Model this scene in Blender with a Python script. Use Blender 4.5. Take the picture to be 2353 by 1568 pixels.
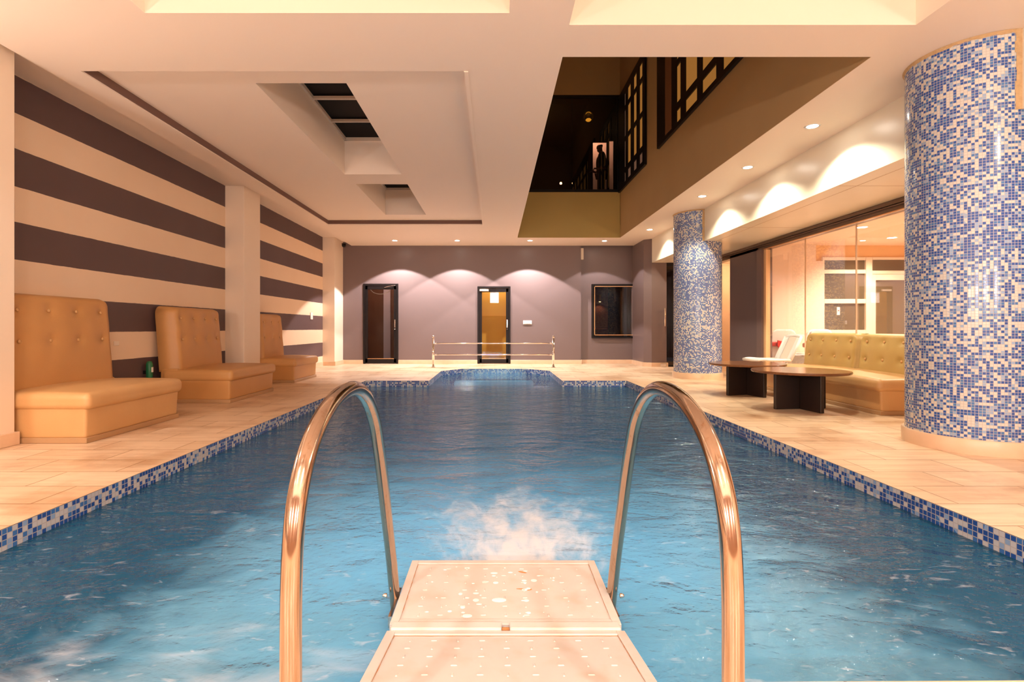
import bpy, bmesh, math, random
from mathutils import Vector, Matrix
random.seed(7)
PI = math.pi
R = math.radians
S = bpy.context.scene
COL = S.collection
for o in list(bpy.data.objects):
    bpy.data.objects.remove(o)

# ------------------------------------------------------------------ camera, world, exposure
cam_d = bpy.data.cameras.new('camera')
cam_d.sensor_width = 36
cam_d.lens = 36 * 1200 / 2353
cam_d.clip_start = 0.05
cam = bpy.data.objects.new('camera', cam_d)
COL.objects.link(cam)
cam.location = (0, 0, 0.94)
cam.rotation_euler = (R(90), 0, 0)
cam_d.shift_x = (1176.5 - 1137) / 2353
cam_d.shift_y = -(784 - 754) / 2353
S.camera = cam
S.view_settings.view_transform = 'Standard'
S.view_settings.look = 'None'
S.view_settings.gamma = 1
S.view_settings.use_curve_mapping = False
S.view_settings.exposure = 0.88
S.cycles.max_bounces = 8
S.cycles.adaptive_threshold = 0.02
S.cycles.diffuse_bounces = 5
S.cycles.glossy_bounces = 4
S.cycles.transparent_max_bounces = 12
S.cycles.caustics_reflective = False
S.cycles.caustics_refractive = False
S.cycles.sample_clamp_indirect = 4
W = bpy.data.worlds.new('night')
S.world = W
W.use_nodes = True
W.node_tree.nodes['Background'].inputs[0].default_value = (0.010, 0.011, 0.014, 1)
W.node_tree.nodes['Background'].inputs[1].default_value = 1.0


def lamp(kind, loc, power, color=(1, .80, .62), aim=None, **kw):
    d = bpy.data.lights.new('lamp', kind)
    d.energy = power
    d.color = color
    for k, v in kw.items():
        setattr(d, k, v)
    o = bpy.data.objects.new('lamp', d)
    COL.objects.link(o)
    o.location = loc
    if aim is not None:
        o.rotation_euler = (Vector(aim) - Vector(loc)).to_track_quat('-Z', 'Y').to_euler()
    return o


WARM = (1.0, .66, .42)
HALO = (1.0, .96, .93)
# unseen fill lamps added on the wall behind the camera (globes built further down)
REAR_FILL = [(-3.0, -2.78, 1.60), (-1.0, -2.78, 1.60), (1.0, -2.78, 1.60), (3.0, -2.78, 1.60)]
for p in REAR_FILL:
    lamp('POINT', (p[0], p[1] + .16, p[2]), 108, (1, .94, .88), shadow_soft_size=.10)
# more added fill globes, out of view on the left wall and the beam
SIDE_FILL = [(-4.06, 2.2, 1.75), (3.58, 1.6, 2.80)]
for p in SIDE_FILL:
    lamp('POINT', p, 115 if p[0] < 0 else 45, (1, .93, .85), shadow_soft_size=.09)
# downlights over the near deck, behind the top edge of the frame
NEAR = [(-3.2, 2.9), (-3.2, .9), (-2.9, -1.2), (-1.2, -.9), (1.2, -.9), (3.1, -1.2), (3.3, 1.0), (3.3, 2.6)]
for x, y in NEAR:
    lamp('SPOT', (x, y, 3.06), 115 if abs(x) < 2 else 27, HALO, aim=(x, y, 0), spot_size=R(120), spot_blend=.6, shadow_soft_size=.05)
BACKROW = [(-2.47, 12.9), (-.93, 12.9), (.87, 12.9), (2.72, 12.95)]
for i, (x, y) in enumerate(BACKROW):
    lamp('SPOT', (x, y, 3.06), (235, 235, 255, 55)[i], (1, .91, .90), aim=(x, y, 0), spot_size=R(109), spot_blend=.10, shadow_soft_size=.02)
SIDEROW = [(3.4, 5.59), (3.4, 7.02), (3.4, 8.56), (3.4, 11.47)]
for x, y in SIDEROW:
    lamp('SPOT', (x, y, 3.06), 70, (1, .92, .70), aim=(x, y, 0), spot_size=R(130), spot_blend=.4, shadow_soft_size=.03)
LOUNGE = [(6.05, 8.6), (6.9, 7.6), (7.3, 9.6), (5.9, 6.2), (8.6, 8.4), (8.2, 6.4)]
for x, y in LOUNGE:
    lamp('SPOT', (x, y, 2.56), 150, (1, .80, .62), aim=(x, y, 0), spot_size=R(150), spot_blend=.7, shadow_soft_size=.05)
# underwater lamp set in the near pool wall, shining down the pool
lamp('AREA', (0.03, 1.46, -.45), 70, (.60, .85, 1.0), aim=(0.03, 4.0, -1.0), shape='RECTANGLE', size=2.0, size_y=.4, spread=R(80))
lamp('POINT', (1.2, 7.5, 7.6), 10, (1, .62, .30), shadow_soft_size=.2)  # unseen fill lamp added to brighten the upper void

# ------------------------------------------------------------------ materials
MATS = {}


def nodes(name):
    m = bpy.data.materials.new(name)
    m.use_nodes = True
    nt = m.node_tree
    nt.nodes.clear()
    out = nt.nodes.new('ShaderNodeOutputMaterial')
    MATS[name] = m
    return m, nt, out


def N(nt, kind, **kw):
    n = nt.nodes.new(kind)
    for k, v in kw.items():
        if k.startswith('i_'):
            n.inputs[k[2:].replace('_', ' ')].default_value = v
        else:
            setattr(n, k, v)
    return n


def L(nt, a, b):
    nt.links.new(a, b)


def col4(c):
    return (c[0], c[1], c[2], 1)


def paint(name, c, rough=.6, c2=None, nscale=3.0, bump=.05, bscale=60, metal=0, coat=0, spec=.5):
    """plain painted / coated surface with a slight procedural mottling"""
    m, nt, out = nodes(name)
    p = N(nt, 'ShaderNodeBsdfPrincipled')
    p.inputs['Roughness'].default_value = rough
    p.inputs['Metallic'].default_value = metal
    p.inputs['Specular IOR Level'].default_value = spec
    p.inputs['Coat Weight'].default_value = coat
    p.inputs['Coat Roughness'].default_value = .1
    tc = N(nt, 'ShaderNodeTexCoord')
    no = N(nt, 'ShaderNodeTexNoise')
    no.inputs['Scale'].default_value = nscale
    no.inputs['Detail'].default_value = 4
    L(nt, tc.outputs['Object'], no.inputs['Vector'])
    mx = N(nt, 'ShaderNodeMix', data_type='RGBA')
    if c2 is None:
        c2 = tuple(v * .93 for v in c)
    mx.inputs['A'].default_value = col4(c)
    mx.inputs['B'].default_value = col4(c2)
    L(nt, no.outputs['Fac'], mx.inputs['Factor'])
    L(nt, mx.outputs['Result'], p.inputs['Base Color'])
    if bump:
        n2 = N(nt, 'ShaderNodeTexNoise')
        n2.inputs['Scale'].default_value = bscale
        n2.inputs['Detail'].default_value = 3
        L(nt, tc.outputs['Object'], n2.inputs['Vector'])
        b = N(nt, 'ShaderNodeBump')
        b.inputs['Strength'].default_value = bump
        b.inputs['Distance'].default_value = .01
        L(nt, n2.outputs['Fac'], b.inputs['Height'])
        L(nt, b.outputs['Normal'], p.inputs['Normal'])
    L(nt, p.outputs[0], out.inputs[0])
    return m


def glow(name, c, strength):
    m, nt, out = nodes(name)
    e = N(nt, 'ShaderNodeEmission')
    e.inputs[0].default_value = col4(c)
    e.inputs[1].default_value = strength
    L(nt, e.outputs[0], out.inputs[0])
    return m


def glass(name, tint=(1, 1, 1), rough=0.0, refl=1.0):
    """thin pane: clear with a Fresnel reflection"""
    m, nt, out = nodes(name)
    t = N(nt, 'ShaderNodeBsdfTransparent')
    t.inputs[0].default_value = col4(tint)
    g = N(nt, 'ShaderNodeBsdfGlossy')
    g.inputs['Roughness'].default_value = rough
    f = N(nt, 'ShaderNodeFresnel')
    f.inputs[0].default_value = 1.45
    mm = N(nt, 'ShaderNodeMath', operation='MULTIPLY')
    mm.inputs[1].default_value = refl
    L(nt, f.outputs[0], mm.inputs[0])
    mx = N(nt, 'ShaderNodeMixShader')
    L(nt, mm.outputs[0], mx.inputs[0])
    L(nt, t.outputs[0], mx.inputs[1])
    L(nt, g.outputs[0], mx.inputs[2])
    L(nt, mx.outputs[0], out.inputs[0])
    return m


def mosaic(name, size, light_share=.45, dark=(.035, .085, .38), mid=(.10, .22, .50), pale=(.36, .50, .68), cream=(.78, .76, .70), grout=(.62, .56, .48)):
    """glass mosaic: square tiles picked at random from four colours; reads the UV map in metres"""
    m, nt, out = nodes(name)
    uv = N(nt, 'ShaderNodeUVMap')
    sc = N(nt, 'ShaderNodeVectorMath', operation='SCALE')
    sc.inputs['Scale'].default_value = 1 / size
    L(nt, uv.outputs[0], sc.inputs[0])
    fl = N(nt, 'ShaderNodeVectorMath', operation='FLOOR')
    L(nt, sc.outputs[0], fl.inputs[0])
    wn = N(nt, 'ShaderNodeTexWhiteNoise', noise_dimensions='2D')
    L(nt, fl.outputs[0], wn.inputs['Vector'])
    # slow drift so that dark and light tiles gather in drifts, as the mixed sheets do
    dn = N(nt, 'ShaderNodeTexNoise', noise_dimensions='2D')
    dn.inputs['Scale'].default_value = 1.4
    dn.inputs['Detail'].default_value = 2
    L(nt, uv.outputs[0], dn.inputs['Vector'])
    dm = N(nt, 'ShaderNodeMath', operation='MULTIPLY_ADD')
    dm.inputs[1].default_value = .5
    dm.inputs[2].default_value = -.25
    L(nt, dn.outputs['Fac'], dm.inputs[0])
    ad = N(nt, 'ShaderNodeMath', operation='ADD')
    L(nt, wn.outputs['Value'], ad.inputs[0])
    L(nt, dm.outputs[0], ad.inputs[1])
    cr = N(nt, 'ShaderNodeValToRGB')
    cr.color_ramp.interpolation = 'CONSTANT'
    e = cr.color_ramp.elements
    a = 1 - light_share
    e[0].position = 0
    e[0].color = col4(dark)
    e[1].position = a * .62
    e[1].color = col4(mid)
    x = e.new(a * .82)
    x.color = col4(pale)
    x = e.new(a)
    x.color = col4(cream)
    L(nt, ad.outputs[0], cr.inputs[0])
    fr = N(nt, 'ShaderNodeVectorMath', operation='FRACTION')
    L(nt, sc.outputs[0], fr.inputs[0])
    sp = N(nt, 'ShaderNodeSeparateXYZ')
    L(nt, fr.outputs[0], sp.inputs[0])
    ms = []
    for ax in ('X', 'Y'):
        s1 = N(nt, 'ShaderNodeMath', operation='SUBTRACT')
        s1.inputs[1].default_value = .5
        L(nt, sp.outputs[ax], s1.inputs[0])
        s2 = N(nt, 'ShaderNodeMath', operation='ABSOLUTE')
        L(nt, s1.outputs[0], s2.inputs[0])
        ms.append(s2)
    mxx = N(nt, 'ShaderNodeMath', operation='MAXIMUM')
    L(nt, ms[0].outputs[0], mxx.inputs[0])
    L(nt, ms[1].outputs[0], mxx.inputs[1])
    gt = N(nt, 'ShaderNodeMath', operation='GREATER_THAN')
    gt.inputs[1].default_value = .43
    L(nt, mxx.outputs[0], gt.inputs[0])
    mx = N(nt, 'ShaderNodeMix', data_type='RGBA')
    L(nt, gt.outputs[0], mx.inputs['Factor'])
    L(nt, cr.outputs[0], mx.inputs['A'])
    mx.inputs['B'].default_value = col4(grout)
    p = N(nt, 'ShaderNodeBsdfPrincipled')
    L(nt, mx.outputs['Result'], p.inputs['Base Color'])
    rr = N(nt, 'ShaderNodeMath', operation='MULTIPLY_ADD')
    rr.inputs[1].default_value = .5
    rr.inputs[2].default_value = .18
    L(nt, gt.outputs[0], rr.inputs[0])
    L(nt, rr.outputs[0], p.inputs['Roughness'])
    b = N(nt, 'ShaderNodeBump', invert=True)
    b.inputs['Strength'].default_value = .35
    b.inputs['Distance'].default_value = .002
    L(nt, gt.outputs[0], b.inputs['Height'])
    L(nt, b.outputs[0], p.inputs['Normal'])
    L(nt, p.outputs[0], out.inputs[0])
    return m


def deck_material():
    m, nt, out = nodes('travertine_deck')
    tc = N(nt, 'ShaderNodeTexCoord')
    br = N(nt, 'ShaderNodeTexBrick')
    br.inputs['Scale'].default_value = 1
    br.inputs['Brick Width'].default_value = .62
    br.inputs['Row Height'].default_value = .31
    br.inputs['Mortar Size'].default_value = .005
    br.inputs['Mortar Smooth'].default_value = .3
    br.inputs['Bias'].default_value = 0
    br.inputs['Color1'].default_value = (.82, .62, .43, 1)
    br.inputs['Color2'].default_value = (.70, .49, .31, 1)
    br.inputs['Mortar'].default_value = (.42, .24, .12, 1)
    L(nt, tc.outputs['Object'], br.inputs['Vector'])
    n1 = N(nt, 'ShaderNodeTexNoise')
    n1.inputs['Scale'].default_value = 1.5
    n1.inputs['Detail'].default_value = 8
    n1.inputs['Roughness'].default_value = .65
    L(nt, tc.outputs['Object'], n1.inputs['Vector'])
    cr = N(nt, 'ShaderNodeValToRGB')
    cr.color_ramp.elements[0].position = .28
    cr.color_ramp.elements[0].color = (.50, .30, .14, 1)
    cr.color_ramp.elements[1].position = .50
    cr.color_ramp.elements[1].color = (1, 1, 1, 1)
    L(nt, n1.outputs['Fac'], cr.inputs[0])
    mx = N(nt, 'ShaderNodeMix', data_type='RGBA', blend_type='MULTIPLY')
    mx.inputs['Factor'].default_value = .75
    L(nt, br.outputs['Color'], mx.inputs['A'])
    L(nt, cr.outputs[0], mx.inputs['B'])
    # long travertine veins
    mp = N(nt, 'ShaderNodeMapping')
    mp.inputs['Scale'].default_value = (1.2, 9, 1)
    L(nt, tc.outputs['Object'], mp.inputs[0])
    n2 = N(nt, 'ShaderNodeTexNoise')
    n2.inputs['Scale'].default_value = 2
    n2.inputs['Detail'].default_value = 5
    L(nt, mp.outputs[0], n2.inputs['Vector'])
    c2 = N(nt, 'ShaderNodeValToRGB')
    c2.color_ramp.elements[0].position = .35
    c2.color_ramp.elements[0].color = (.80, .70, .60, 1)
    c2.color_ramp.elements[1].position = .6
    c2.color_ramp.elements[1].color = (1, 1, 1, 1)
    L(nt, n2.outputs['Fac'], c2.inputs[0])
    m2 = N(nt, 'ShaderNodeMix', data_type='RGBA', blend_type='MULTIPLY')
    m2.inputs['Factor'].default_value = .6
    L(nt, mx.outputs['Result'], m2.inputs['A'])
    L(nt, c2.outputs[0], m2.inputs['B'])
    p = N(nt, 'ShaderNodeBsdfPrincipled')
    L(nt, m2.outputs['Result'], p.inputs['Base Color'])
    r = N(nt, 'ShaderNodeMapRange')
    r.inputs['To Min'].default_value = .22
    r.inputs['To Max'].default_value = .5
    L(nt, n1.outputs['Fac'], r.inputs[0])
    L(nt, r.outputs[0], p.inputs['Roughness'])
    b = N(nt, 'ShaderNodeBump', invert=True)
    b.inputs['Strength'].default_value = .5
    b.inputs['Distance'].default_value = .003
    L(nt, br.outputs['Fac'], b.inputs['Height'])
    L(nt, b.outputs[0], p.inputs['Normal'])
    L(nt, p.outputs[0], out.inputs[0])
    return m


def stripes():
    m, nt, out = nodes('striped_wall')
    tc = N(nt, 'ShaderNodeTexCoord')
    sp = N(nt, 'ShaderNodeSeparateXYZ')
    L(nt, tc.outputs['Object'], sp.inputs[0])
    # wobble of the hand-painted edges
    n0 = N(nt, 'ShaderNodeTexNoise')
    n0.inputs['Scale'].default_value = 9
    L(nt, tc.outputs['Object'], n0.inputs['Vector'])
    w = N(nt, 'ShaderNodeMath', operation='MULTIPLY_ADD')
    w.inputs[1].default_value = .008
    L(nt, n0.outputs['Fac'], w.inputs[0])
    L(nt, sp.outputs['Z'], w.inputs[2])
    a = N(nt, 'ShaderNodeMath', operation='SUBTRACT')
    a.inputs[1].default_value = .245 - .655
    L(nt, w.outputs[0], a.inputs[0])
    d = N(nt, 'ShaderNodeMath', operation='DIVIDE')
    d.inputs[1].default_value = .655
    L(nt, a.outputs[0], d.inputs[0])
    f = N(nt, 'ShaderNodeMath', operation='FRACT')
    L(nt, d.outputs[0], f.inputs[0])
    g = N(nt, 'ShaderNodeMath', operation='LESS_THAN')
    g.inputs[1].default_value = .515
    L(nt, f.outputs[0], g.inputs[0])
    n1 = N(nt, 'ShaderNodeTexNoise')
    n1.inputs['Scale'].default_value = 2.0
    n1.inputs['Detail'].default_value = 6
    L(nt, tc.outputs['Object'], n1.inputs['Vector'])
    cA = N(nt, 'ShaderNodeMix', data_type='RGBA')
    cA.inputs['A'].default_value = (.88, .69, .51, 1)
    cA.inputs['B'].default_value = (.82, .61, .43, 1)
    L(nt, n1.outputs['Fac'], cA.inputs['Factor'])
    cB = N(nt, 'ShaderNodeMix', data_type='RGBA')
    cB.inputs['A'].default_value = (.090, .052, .055, 1)
    cB.inputs['B'].default_value = (.115, .068, .066, 1)
    L(nt, n1.outputs['Fac'], cB.inputs['Factor'])
    mx = N(nt, 'ShaderNodeMix', data_type='RGBA')
    L(nt, g.outputs[0], mx.inputs['Factor'])
    L(nt, cA.outputs['Result'], mx.inputs['A'])
    L(nt, cB.outputs['Result'], mx.inputs['B'])
    p = N(nt, 'ShaderNodeBsdfPrincipled')
    p.inputs['Roughness'].default_value = .55
    L(nt, mx.outputs['Result'], p.inputs['Base Color'])
    L(nt, p.outputs[0], out.inputs[0])
    return m


def water_material():
    m, nt, out = nodes('pool_water')
    tc = N(nt, 'ShaderNodeTexCoord')
    obj = tc.outputs['Object']
    # ripples: two stretched noises and a fine one
    def noise(scale, sx, sy, rot, detail=4, dist=0.0):
        mp = N(nt, 'ShaderNodeMapping')
        mp.inputs['Scale'].default_value = (sx, sy, 1)
        mp.inputs['Rotation'].default_value = (0, 0, rot)
        L(nt, obj, mp.inputs[0])
        n = N(nt, 'ShaderNodeTexNoise')
        n.inputs['Scale'].default_value = scale
        n.inputs['Detail'].default_value = detail
        n.inputs['Distortion'].default_value = dist
        L(nt, mp.outputs[0], n.inputs['Vector'])
        return n.outputs['Fac']
    def mth(op, a, b=None, c=None):
        n = N(nt, 'ShaderNodeMath', operation=op)
        for i, v in enumerate((a, b, c)):
            if v is None:
                continue
            if isinstance(v, (int, float)):
                n.inputs[i].default_value = v
            else:
                L(nt, v, n.inputs[i])
        return n.outputs[0]
    a = noise(2.2, 1, 1.6, .3, 5, .8)
    b = noise(7, 1, 1.7, -.4, 4, .6)
    c = noise(26, 1, 1.4, .2, 3, .3)
    h = mth('ADD', mth('MULTIPLY', a, 1.0), mth('ADD', mth('MULTIPLY', b, .32), mth('MULTIPLY', c, .12)))
    bp = N(nt, 'ShaderNodeBump')
    bp.inputs['Strength'].default_value = .75
    bp.inputs['Distance'].default_value = .065
    L(nt, h, bp.inputs['Height'])
    # foam: a fan of churned water thrown by the jet, plus drifting wisps
    sp = N(nt, 'ShaderNodeSeparateXYZ')
    L(nt, obj, sp.inputs[0])
    X, Y = sp.outputs['X'], sp.outputs['Y']
    fy = mth('DIVIDE', mth('SUBTRACT', Y, 2.2), 1.15)               # 0 near the platform, 1 at the far rim of the fan
    wd = mth('MULTIPLY_ADD', fy, .34, .34)                           # half width of the fan
    fx = mth('ABSOLUTE', mth('DIVIDE', mth('SUBTRACT', X, .12), wd))
    rad = mth('SQRT', mth('ADD', mth('POWER', fx, 2.0), mth('POWER', mth('MAXIMUM', fy, 0), 2.6)))
    ang = mth('ARCTAN2', mth('SUBTRACT', X, .12), mth('SUBTRACT', Y, 1.5))
    rr_ = mth('SQRT', mth('ADD', mth('POWER', mth('ABSOLUTE', mth('SUBTRACT', X, .12)), 2.0), mth('POWER', mth('ABSOLUTE', mth('SUBTRACT', Y, 1.5)), 2.0)))
    cv = N(nt, 'ShaderNodeCombineXYZ')
    L(nt, mth('MULTIPLY', ang, 7.0), cv.inputs[0])
    L(nt, mth('MULTIPLY', rr_, 2.6), cv.inputs[1])
    wn_ = N(nt, 'ShaderNodeTexNoise')
    wn_.inputs['Scale'].default_value = 1.6
    wn_.inputs['Detail'].default_value = 8
    wn_.inputs['Roughness'].default_value = .62
    wn_.inputs['Distortion'].default_value = .35
    L(nt, cv.outputs[0], wn_.inputs['Vector'])
    wisp = wn_.outputs['Fac']
    core = mth('SUBTRACT', mth('ADD', 1.02, mth('MULTIPLY', mth('SUBTRACT', wisp, .5), 2.0)), rad)
    core = N_clamp(nt, core, -.12, .95)
    dx2 = mth('DIVIDE', mth('ADD', X, 1.05), 1.25)
    dy2 = mth('DIVIDE', mth('SUBTRACT', Y, 1.45), .50)
    r2 = mth('SQRT', mth('ADD', mth('POWER', mth('ABSOLUTE', dx2), 2), mth('POWER', mth('ABSOLUTE', dy2), 2)))
    wisp2 = noise(3.0, 1, 2.6, -.35, 10, .7)
    cl = mth('SUBTRACT', mth('ADD', .62, mth('MULTIPLY', mth('SUBTRACT', wisp2, .5), 2.6)), r2)
    cl = N_clamp(nt, cl, -.1, 1.3)
    st = noise(8.5, 1, 2.6, .55, 6, 1.2)
    strk = N_range(nt, st, .62, .78)
    # the streaks gather within the near half of the pool
    nearf = N_range(nt, Y, 4.6, 1.6)
    strk = mth('MULTIPLY', mth('MULTIPLY', strk, nearf), .55)
    foam = mth('MAXIMUM', mth('MAXIMUM', mth('MULTIPLY', core, .92), mth('MULTIPLY', cl, .65)), strk)
    # body of the water
    tr = N(nt, 'ShaderNodeBsdfTransparent')
    tr.inputs[0].default_value = (.55, .80, .88, 1)
    # brighter light on the near middle painted into the colour, with the jets' bubbles
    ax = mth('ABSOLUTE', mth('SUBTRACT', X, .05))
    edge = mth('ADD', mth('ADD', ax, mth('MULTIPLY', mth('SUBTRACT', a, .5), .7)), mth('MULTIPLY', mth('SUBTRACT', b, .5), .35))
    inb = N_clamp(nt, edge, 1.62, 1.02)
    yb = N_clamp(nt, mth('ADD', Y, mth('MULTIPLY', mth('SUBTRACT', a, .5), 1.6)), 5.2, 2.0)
    lit_bub = mth('MULTIPLY', inb, yb)
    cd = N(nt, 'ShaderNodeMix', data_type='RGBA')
    L(nt, lit_bub, cd.inputs['Factor'])
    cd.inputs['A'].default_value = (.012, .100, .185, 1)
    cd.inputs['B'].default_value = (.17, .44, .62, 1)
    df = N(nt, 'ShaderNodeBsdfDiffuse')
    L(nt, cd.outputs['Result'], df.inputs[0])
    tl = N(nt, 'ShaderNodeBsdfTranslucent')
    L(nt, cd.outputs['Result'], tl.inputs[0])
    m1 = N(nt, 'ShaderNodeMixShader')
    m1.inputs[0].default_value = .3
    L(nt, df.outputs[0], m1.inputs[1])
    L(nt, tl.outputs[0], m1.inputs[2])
    m2 = N(nt, 'ShaderNodeMixShader')
    # shallow water over the far steps is clear
    L(nt, mth('SUBTRACT', .87, mth('MULTIPLY', N_clamp(nt, Y, 9.2, 9.8), .60)), m2.inputs[0])
    L(nt, tr.outputs[0], m2.inputs[1])
    L(nt, m1.outputs[0], m2.inputs[2])
    # foam on top
    fd = N(nt, 'ShaderNodeBsdfDiffuse')
    fd.inputs[0].default_value = (.68, .71, .76, 1)
    m3 = N(nt, 'ShaderNodeMixShader')
    L(nt, foam, m3.inputs[0])
    L(nt, m2.outputs[0], m3.inputs[1])
    L(nt, fd.outputs[0], m3.inputs[2])
    gl = N(nt, 'ShaderNodeBsdfGlossy')
    gl.inputs['Roughness'].default_value = .07
    L(nt, bp.outputs[0], gl.inputs['Normal'])
    fr = N(nt, 'ShaderNodeFresnel')
    fr.inputs[0].default_value = 1.33
    L(nt, bp.outputs[0], fr.inputs['Normal'])
    m4 = N(nt, 'ShaderNodeMixShader')
    k = mth('MULTIPLY', fr.outputs[0], mth('SUBTRACT', 1.0, foam))
    L(nt, k, m4.inputs[0])
    L(nt, m3.outputs[0], m4.inputs[1])
    L(nt, gl.outputs[0], m4.inputs[2])
    L(nt, m4.outputs[0], out.inputs[0])
    return m


def N_clamp(nt, sock, lo, hi):
    n = N(nt, 'ShaderNodeMapRange', interpolation_type='SMOOTHSTEP')
    n.inputs['From Min'].default_value = lo
    n.inputs['From Max'].default_value = hi
    L(nt, sock, n.inputs[0])
    return n.outputs[0]


def N_range(nt, sock, lo, hi):
    n = N(nt, 'ShaderNodeMapRange')
    n.clamp = True
    n.inputs['From Min'].default_value = lo
    n.inputs['From Max'].default_value = hi
    L(nt, sock, n.inputs[0])
    return n.outputs[0]


def wood(name, a, b, rough=.25, scale=3.0, stretch=(1, 12, 1)):
    m, nt, out = nodes(name)
    tc = N(nt, 'ShaderNodeTexCoord')
    mp = N(nt, 'ShaderNodeMapping')
    mp.inputs['Scale'].default_value = stretch
    L(nt, tc.outputs['Object'], mp.inputs[0])
    n = N(nt, 'ShaderNodeTexNoise')
    n.inputs['Scale'].default_value = scale
    n.inputs['Detail'].default_value = 8
    n.inputs['Distortion'].default_value = .6
    L(nt, mp.outputs[0], n.inputs['Vector'])
    mx = N(nt, 'ShaderNodeMix', data_type='RGBA')
    mx.inputs['A'].default_value = col4(a)
    mx.inputs['B'].default_value = col4(b)
    L(nt, n.outputs['Fac'], mx.inputs['Factor'])
    p = N(nt, 'ShaderNodeBsdfPrincipled')
    p.inputs['Roughness'].default_value = rough
    L(nt, mx.outputs['Result'], p.inputs['Base Color'])
    L(nt, p.outputs[0], out.inputs[0])
    return m


def steel_rusty():
    m, nt, out = nodes('stained_steel')
    tc = N(nt, 'ShaderNodeTexCoord')
    mp = N(nt, 'ShaderNodeMapping')
    mp.inputs['Scale'].default_value = (30, 30, 1.3)
    L(nt, tc.outputs['Object'], mp.inputs[0])
    n = N(nt, 'ShaderNodeTexNoise')
    n.inputs['Scale'].default_value = 2
    n.inputs['Detail'].default_value = 8
    n.inputs['Roughness'].default_value = .7
    L(nt, mp.outputs[0], n.inputs['Vector'])
    k = N_range(nt, n.outputs['Fac'], .54, .74)
    mx = N(nt, 'ShaderNodeMix', data_type='RGBA')
    mx.inputs['A'].default_value = (.47, .36, .28, 1)
    mx.inputs['B'].default_value = (.36, .19, .09, 1)
    L(nt, k, mx.inputs['Factor'])
    p = N(nt, 'ShaderNodeBsdfPrincipled')
    p.inputs['Metallic'].default_value = 1
    L(nt, mx.outputs['Result'], p.inputs['Base Color'])
    r = N(nt, 'ShaderNodeMapRange')
    r.inputs['To Min'].default_value = .13
    r.inputs['To Max'].default_value = .40
    L(nt, k, r.inputs[0])
    L(nt, r.outputs[0], p.inputs['Roughness'])
    L(nt, p.outputs[0], out.inputs[0])
    return m


def plastic_tread():
    """cream plastic with rust-brown seepage stains"""
    m, nt, out = nodes('cream_plastic')
    tc = N(nt, 'ShaderNodeTexCoord')
    n = N(nt, 'ShaderNodeTexNoise')
    n.inputs['Scale'].default_value = 9
    n.inputs['Detail'].default_value = 8
    L(nt, tc.outputs['Object'], n.inputs['Vector'])
    k = N_range(nt, n.outputs['Fac'], .50, .80)
    mx = N(nt, 'ShaderNodeMix', data_type='RGBA')
    mx.inputs['A'].default_value = (.60, .54, .49, 1)
    mx.inputs['B'].default_value = (.56, .45, .36, 1)
    L(nt, k, mx.inputs['Factor'])
    p = N(nt, 'ShaderNodeBsdfPrincipled')
    p.inputs['Roughness'].default_value = .35
    L(nt, mx.outputs['Result'], p.inputs['Base Color'])
    L(nt, p.outputs[0], out.inputs[0])
    return m


M_CEIL = paint('ceiling_paint', (.91, .79, .68), .5, (.90, .77, .65), nscale=.8, bump=.03)
M_CREAM = paint('cream_paint', (.88, .74, .60), .45, (.85, .70, .55), nscale=1.5, bump=.04)
M_COVE = paint('cove_paint', (.16, .085, .065), .7)
M_GREY = paint('grey_paint', (.175, .125, .120), .35, (.158, .112, .107), nscale=.8, bump=.04)
M_PIER = paint('plum_grey_paint', (.13, .095, .10), .4)
M_SKIRT = paint('peach_marble', (.80, .60, .42), .3, (.66, .44, .28), nscale=7)
M_TAN = paint('tan_plaster', (.50, .34, .16), .7, (.42, .28, .13), nscale=1.2, bump=.1, bscale=20)
M_OCHRE = paint('ochre_plaster', (.48, .35, .11), .6, (.42, .30, .09), nscale=1.2)
M_BLACK = paint('black_lacquer', (.008, .005, .005), .4, spec=.25)
M_NIGHT = paint('night_glazing', (.004, .004, .005), .6, bump=0, spec=.1)
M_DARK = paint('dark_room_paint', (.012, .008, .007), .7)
M_BROWNROOM = paint('brown_room_paint', (.22, .10, .06), .6, (.12, .05, .035), nscale=2)
M_YELLOW = paint('yellow_paint', (.82, .52, .14), .6)
M_YELLOW2 = paint('amber_paint', (.68, .38, .05), .6)
M_LEATHER = paint('tan_leatherette', (.60, .31, .11), .42, (.50, .25, .08), nscale=2.5, bump=.12, bscale=140)
M_LEATHER2 = paint('olive_leatherette', (.52, .35, .12), .42, (.44, .29, .09), nscale=2.5, bump=.12, bscale=140)
M_LEATHER3 = paint('worn_seat_leatherette', (.66, .39, .17), .40, (.56, .31, .12), nscale=3, bump=.12, bscale=140)
M_PIPING = paint('plinth_board', (.46, .27, .13), .5)
M_DECK = deck_material()
M_STRIPE = stripes()
M_MOS = mosaic('column_mosaic', .0205, .28, dark=(.03,.095,.35), mid=(.07,.19,.45), pale=(.28,.40,.60), cream=(.62,.61,.57), grout=(.46,.43,.40))
M_MOSPOOL = mosaic('pool_mosaic', .027, .34, dark=(.02, .08, .32), mid=(.05, .17, .45), pale=(.26, .40, .62), cream=(.56, .57, .58), grout=(.42,.40,.38))
M_POOLFLOOR = paint('pool_floor', (.20, .46, .58), .5)
M_WATER = water_material()
M_STEEL = steel_rusty()
M_CHROME = paint('chrome', (.86, .80, .74), .12, metal=1, bump=0)
M_TREAD = plastic_tread()
M_STAIN = paint('rust_stain', (.62, .26, .09), .6)
M_DROP = paint('white_splash', (.95, .93, .90), .3)
M_WOODTOP = wood('table_top_wood', (.12, .045, .018), (.22, .09, .035), .18)
M_WOODLEG = wood('table_leg_wood', (.012, .006, .004), (.022, .010, .007), .4)
M_GLASS = glass('clear_glass', (.97, .96, .94), 0, .35)
M_GLASSD = glass('dark_glass', (.80, .72, .68), 0, 1.3)
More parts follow.
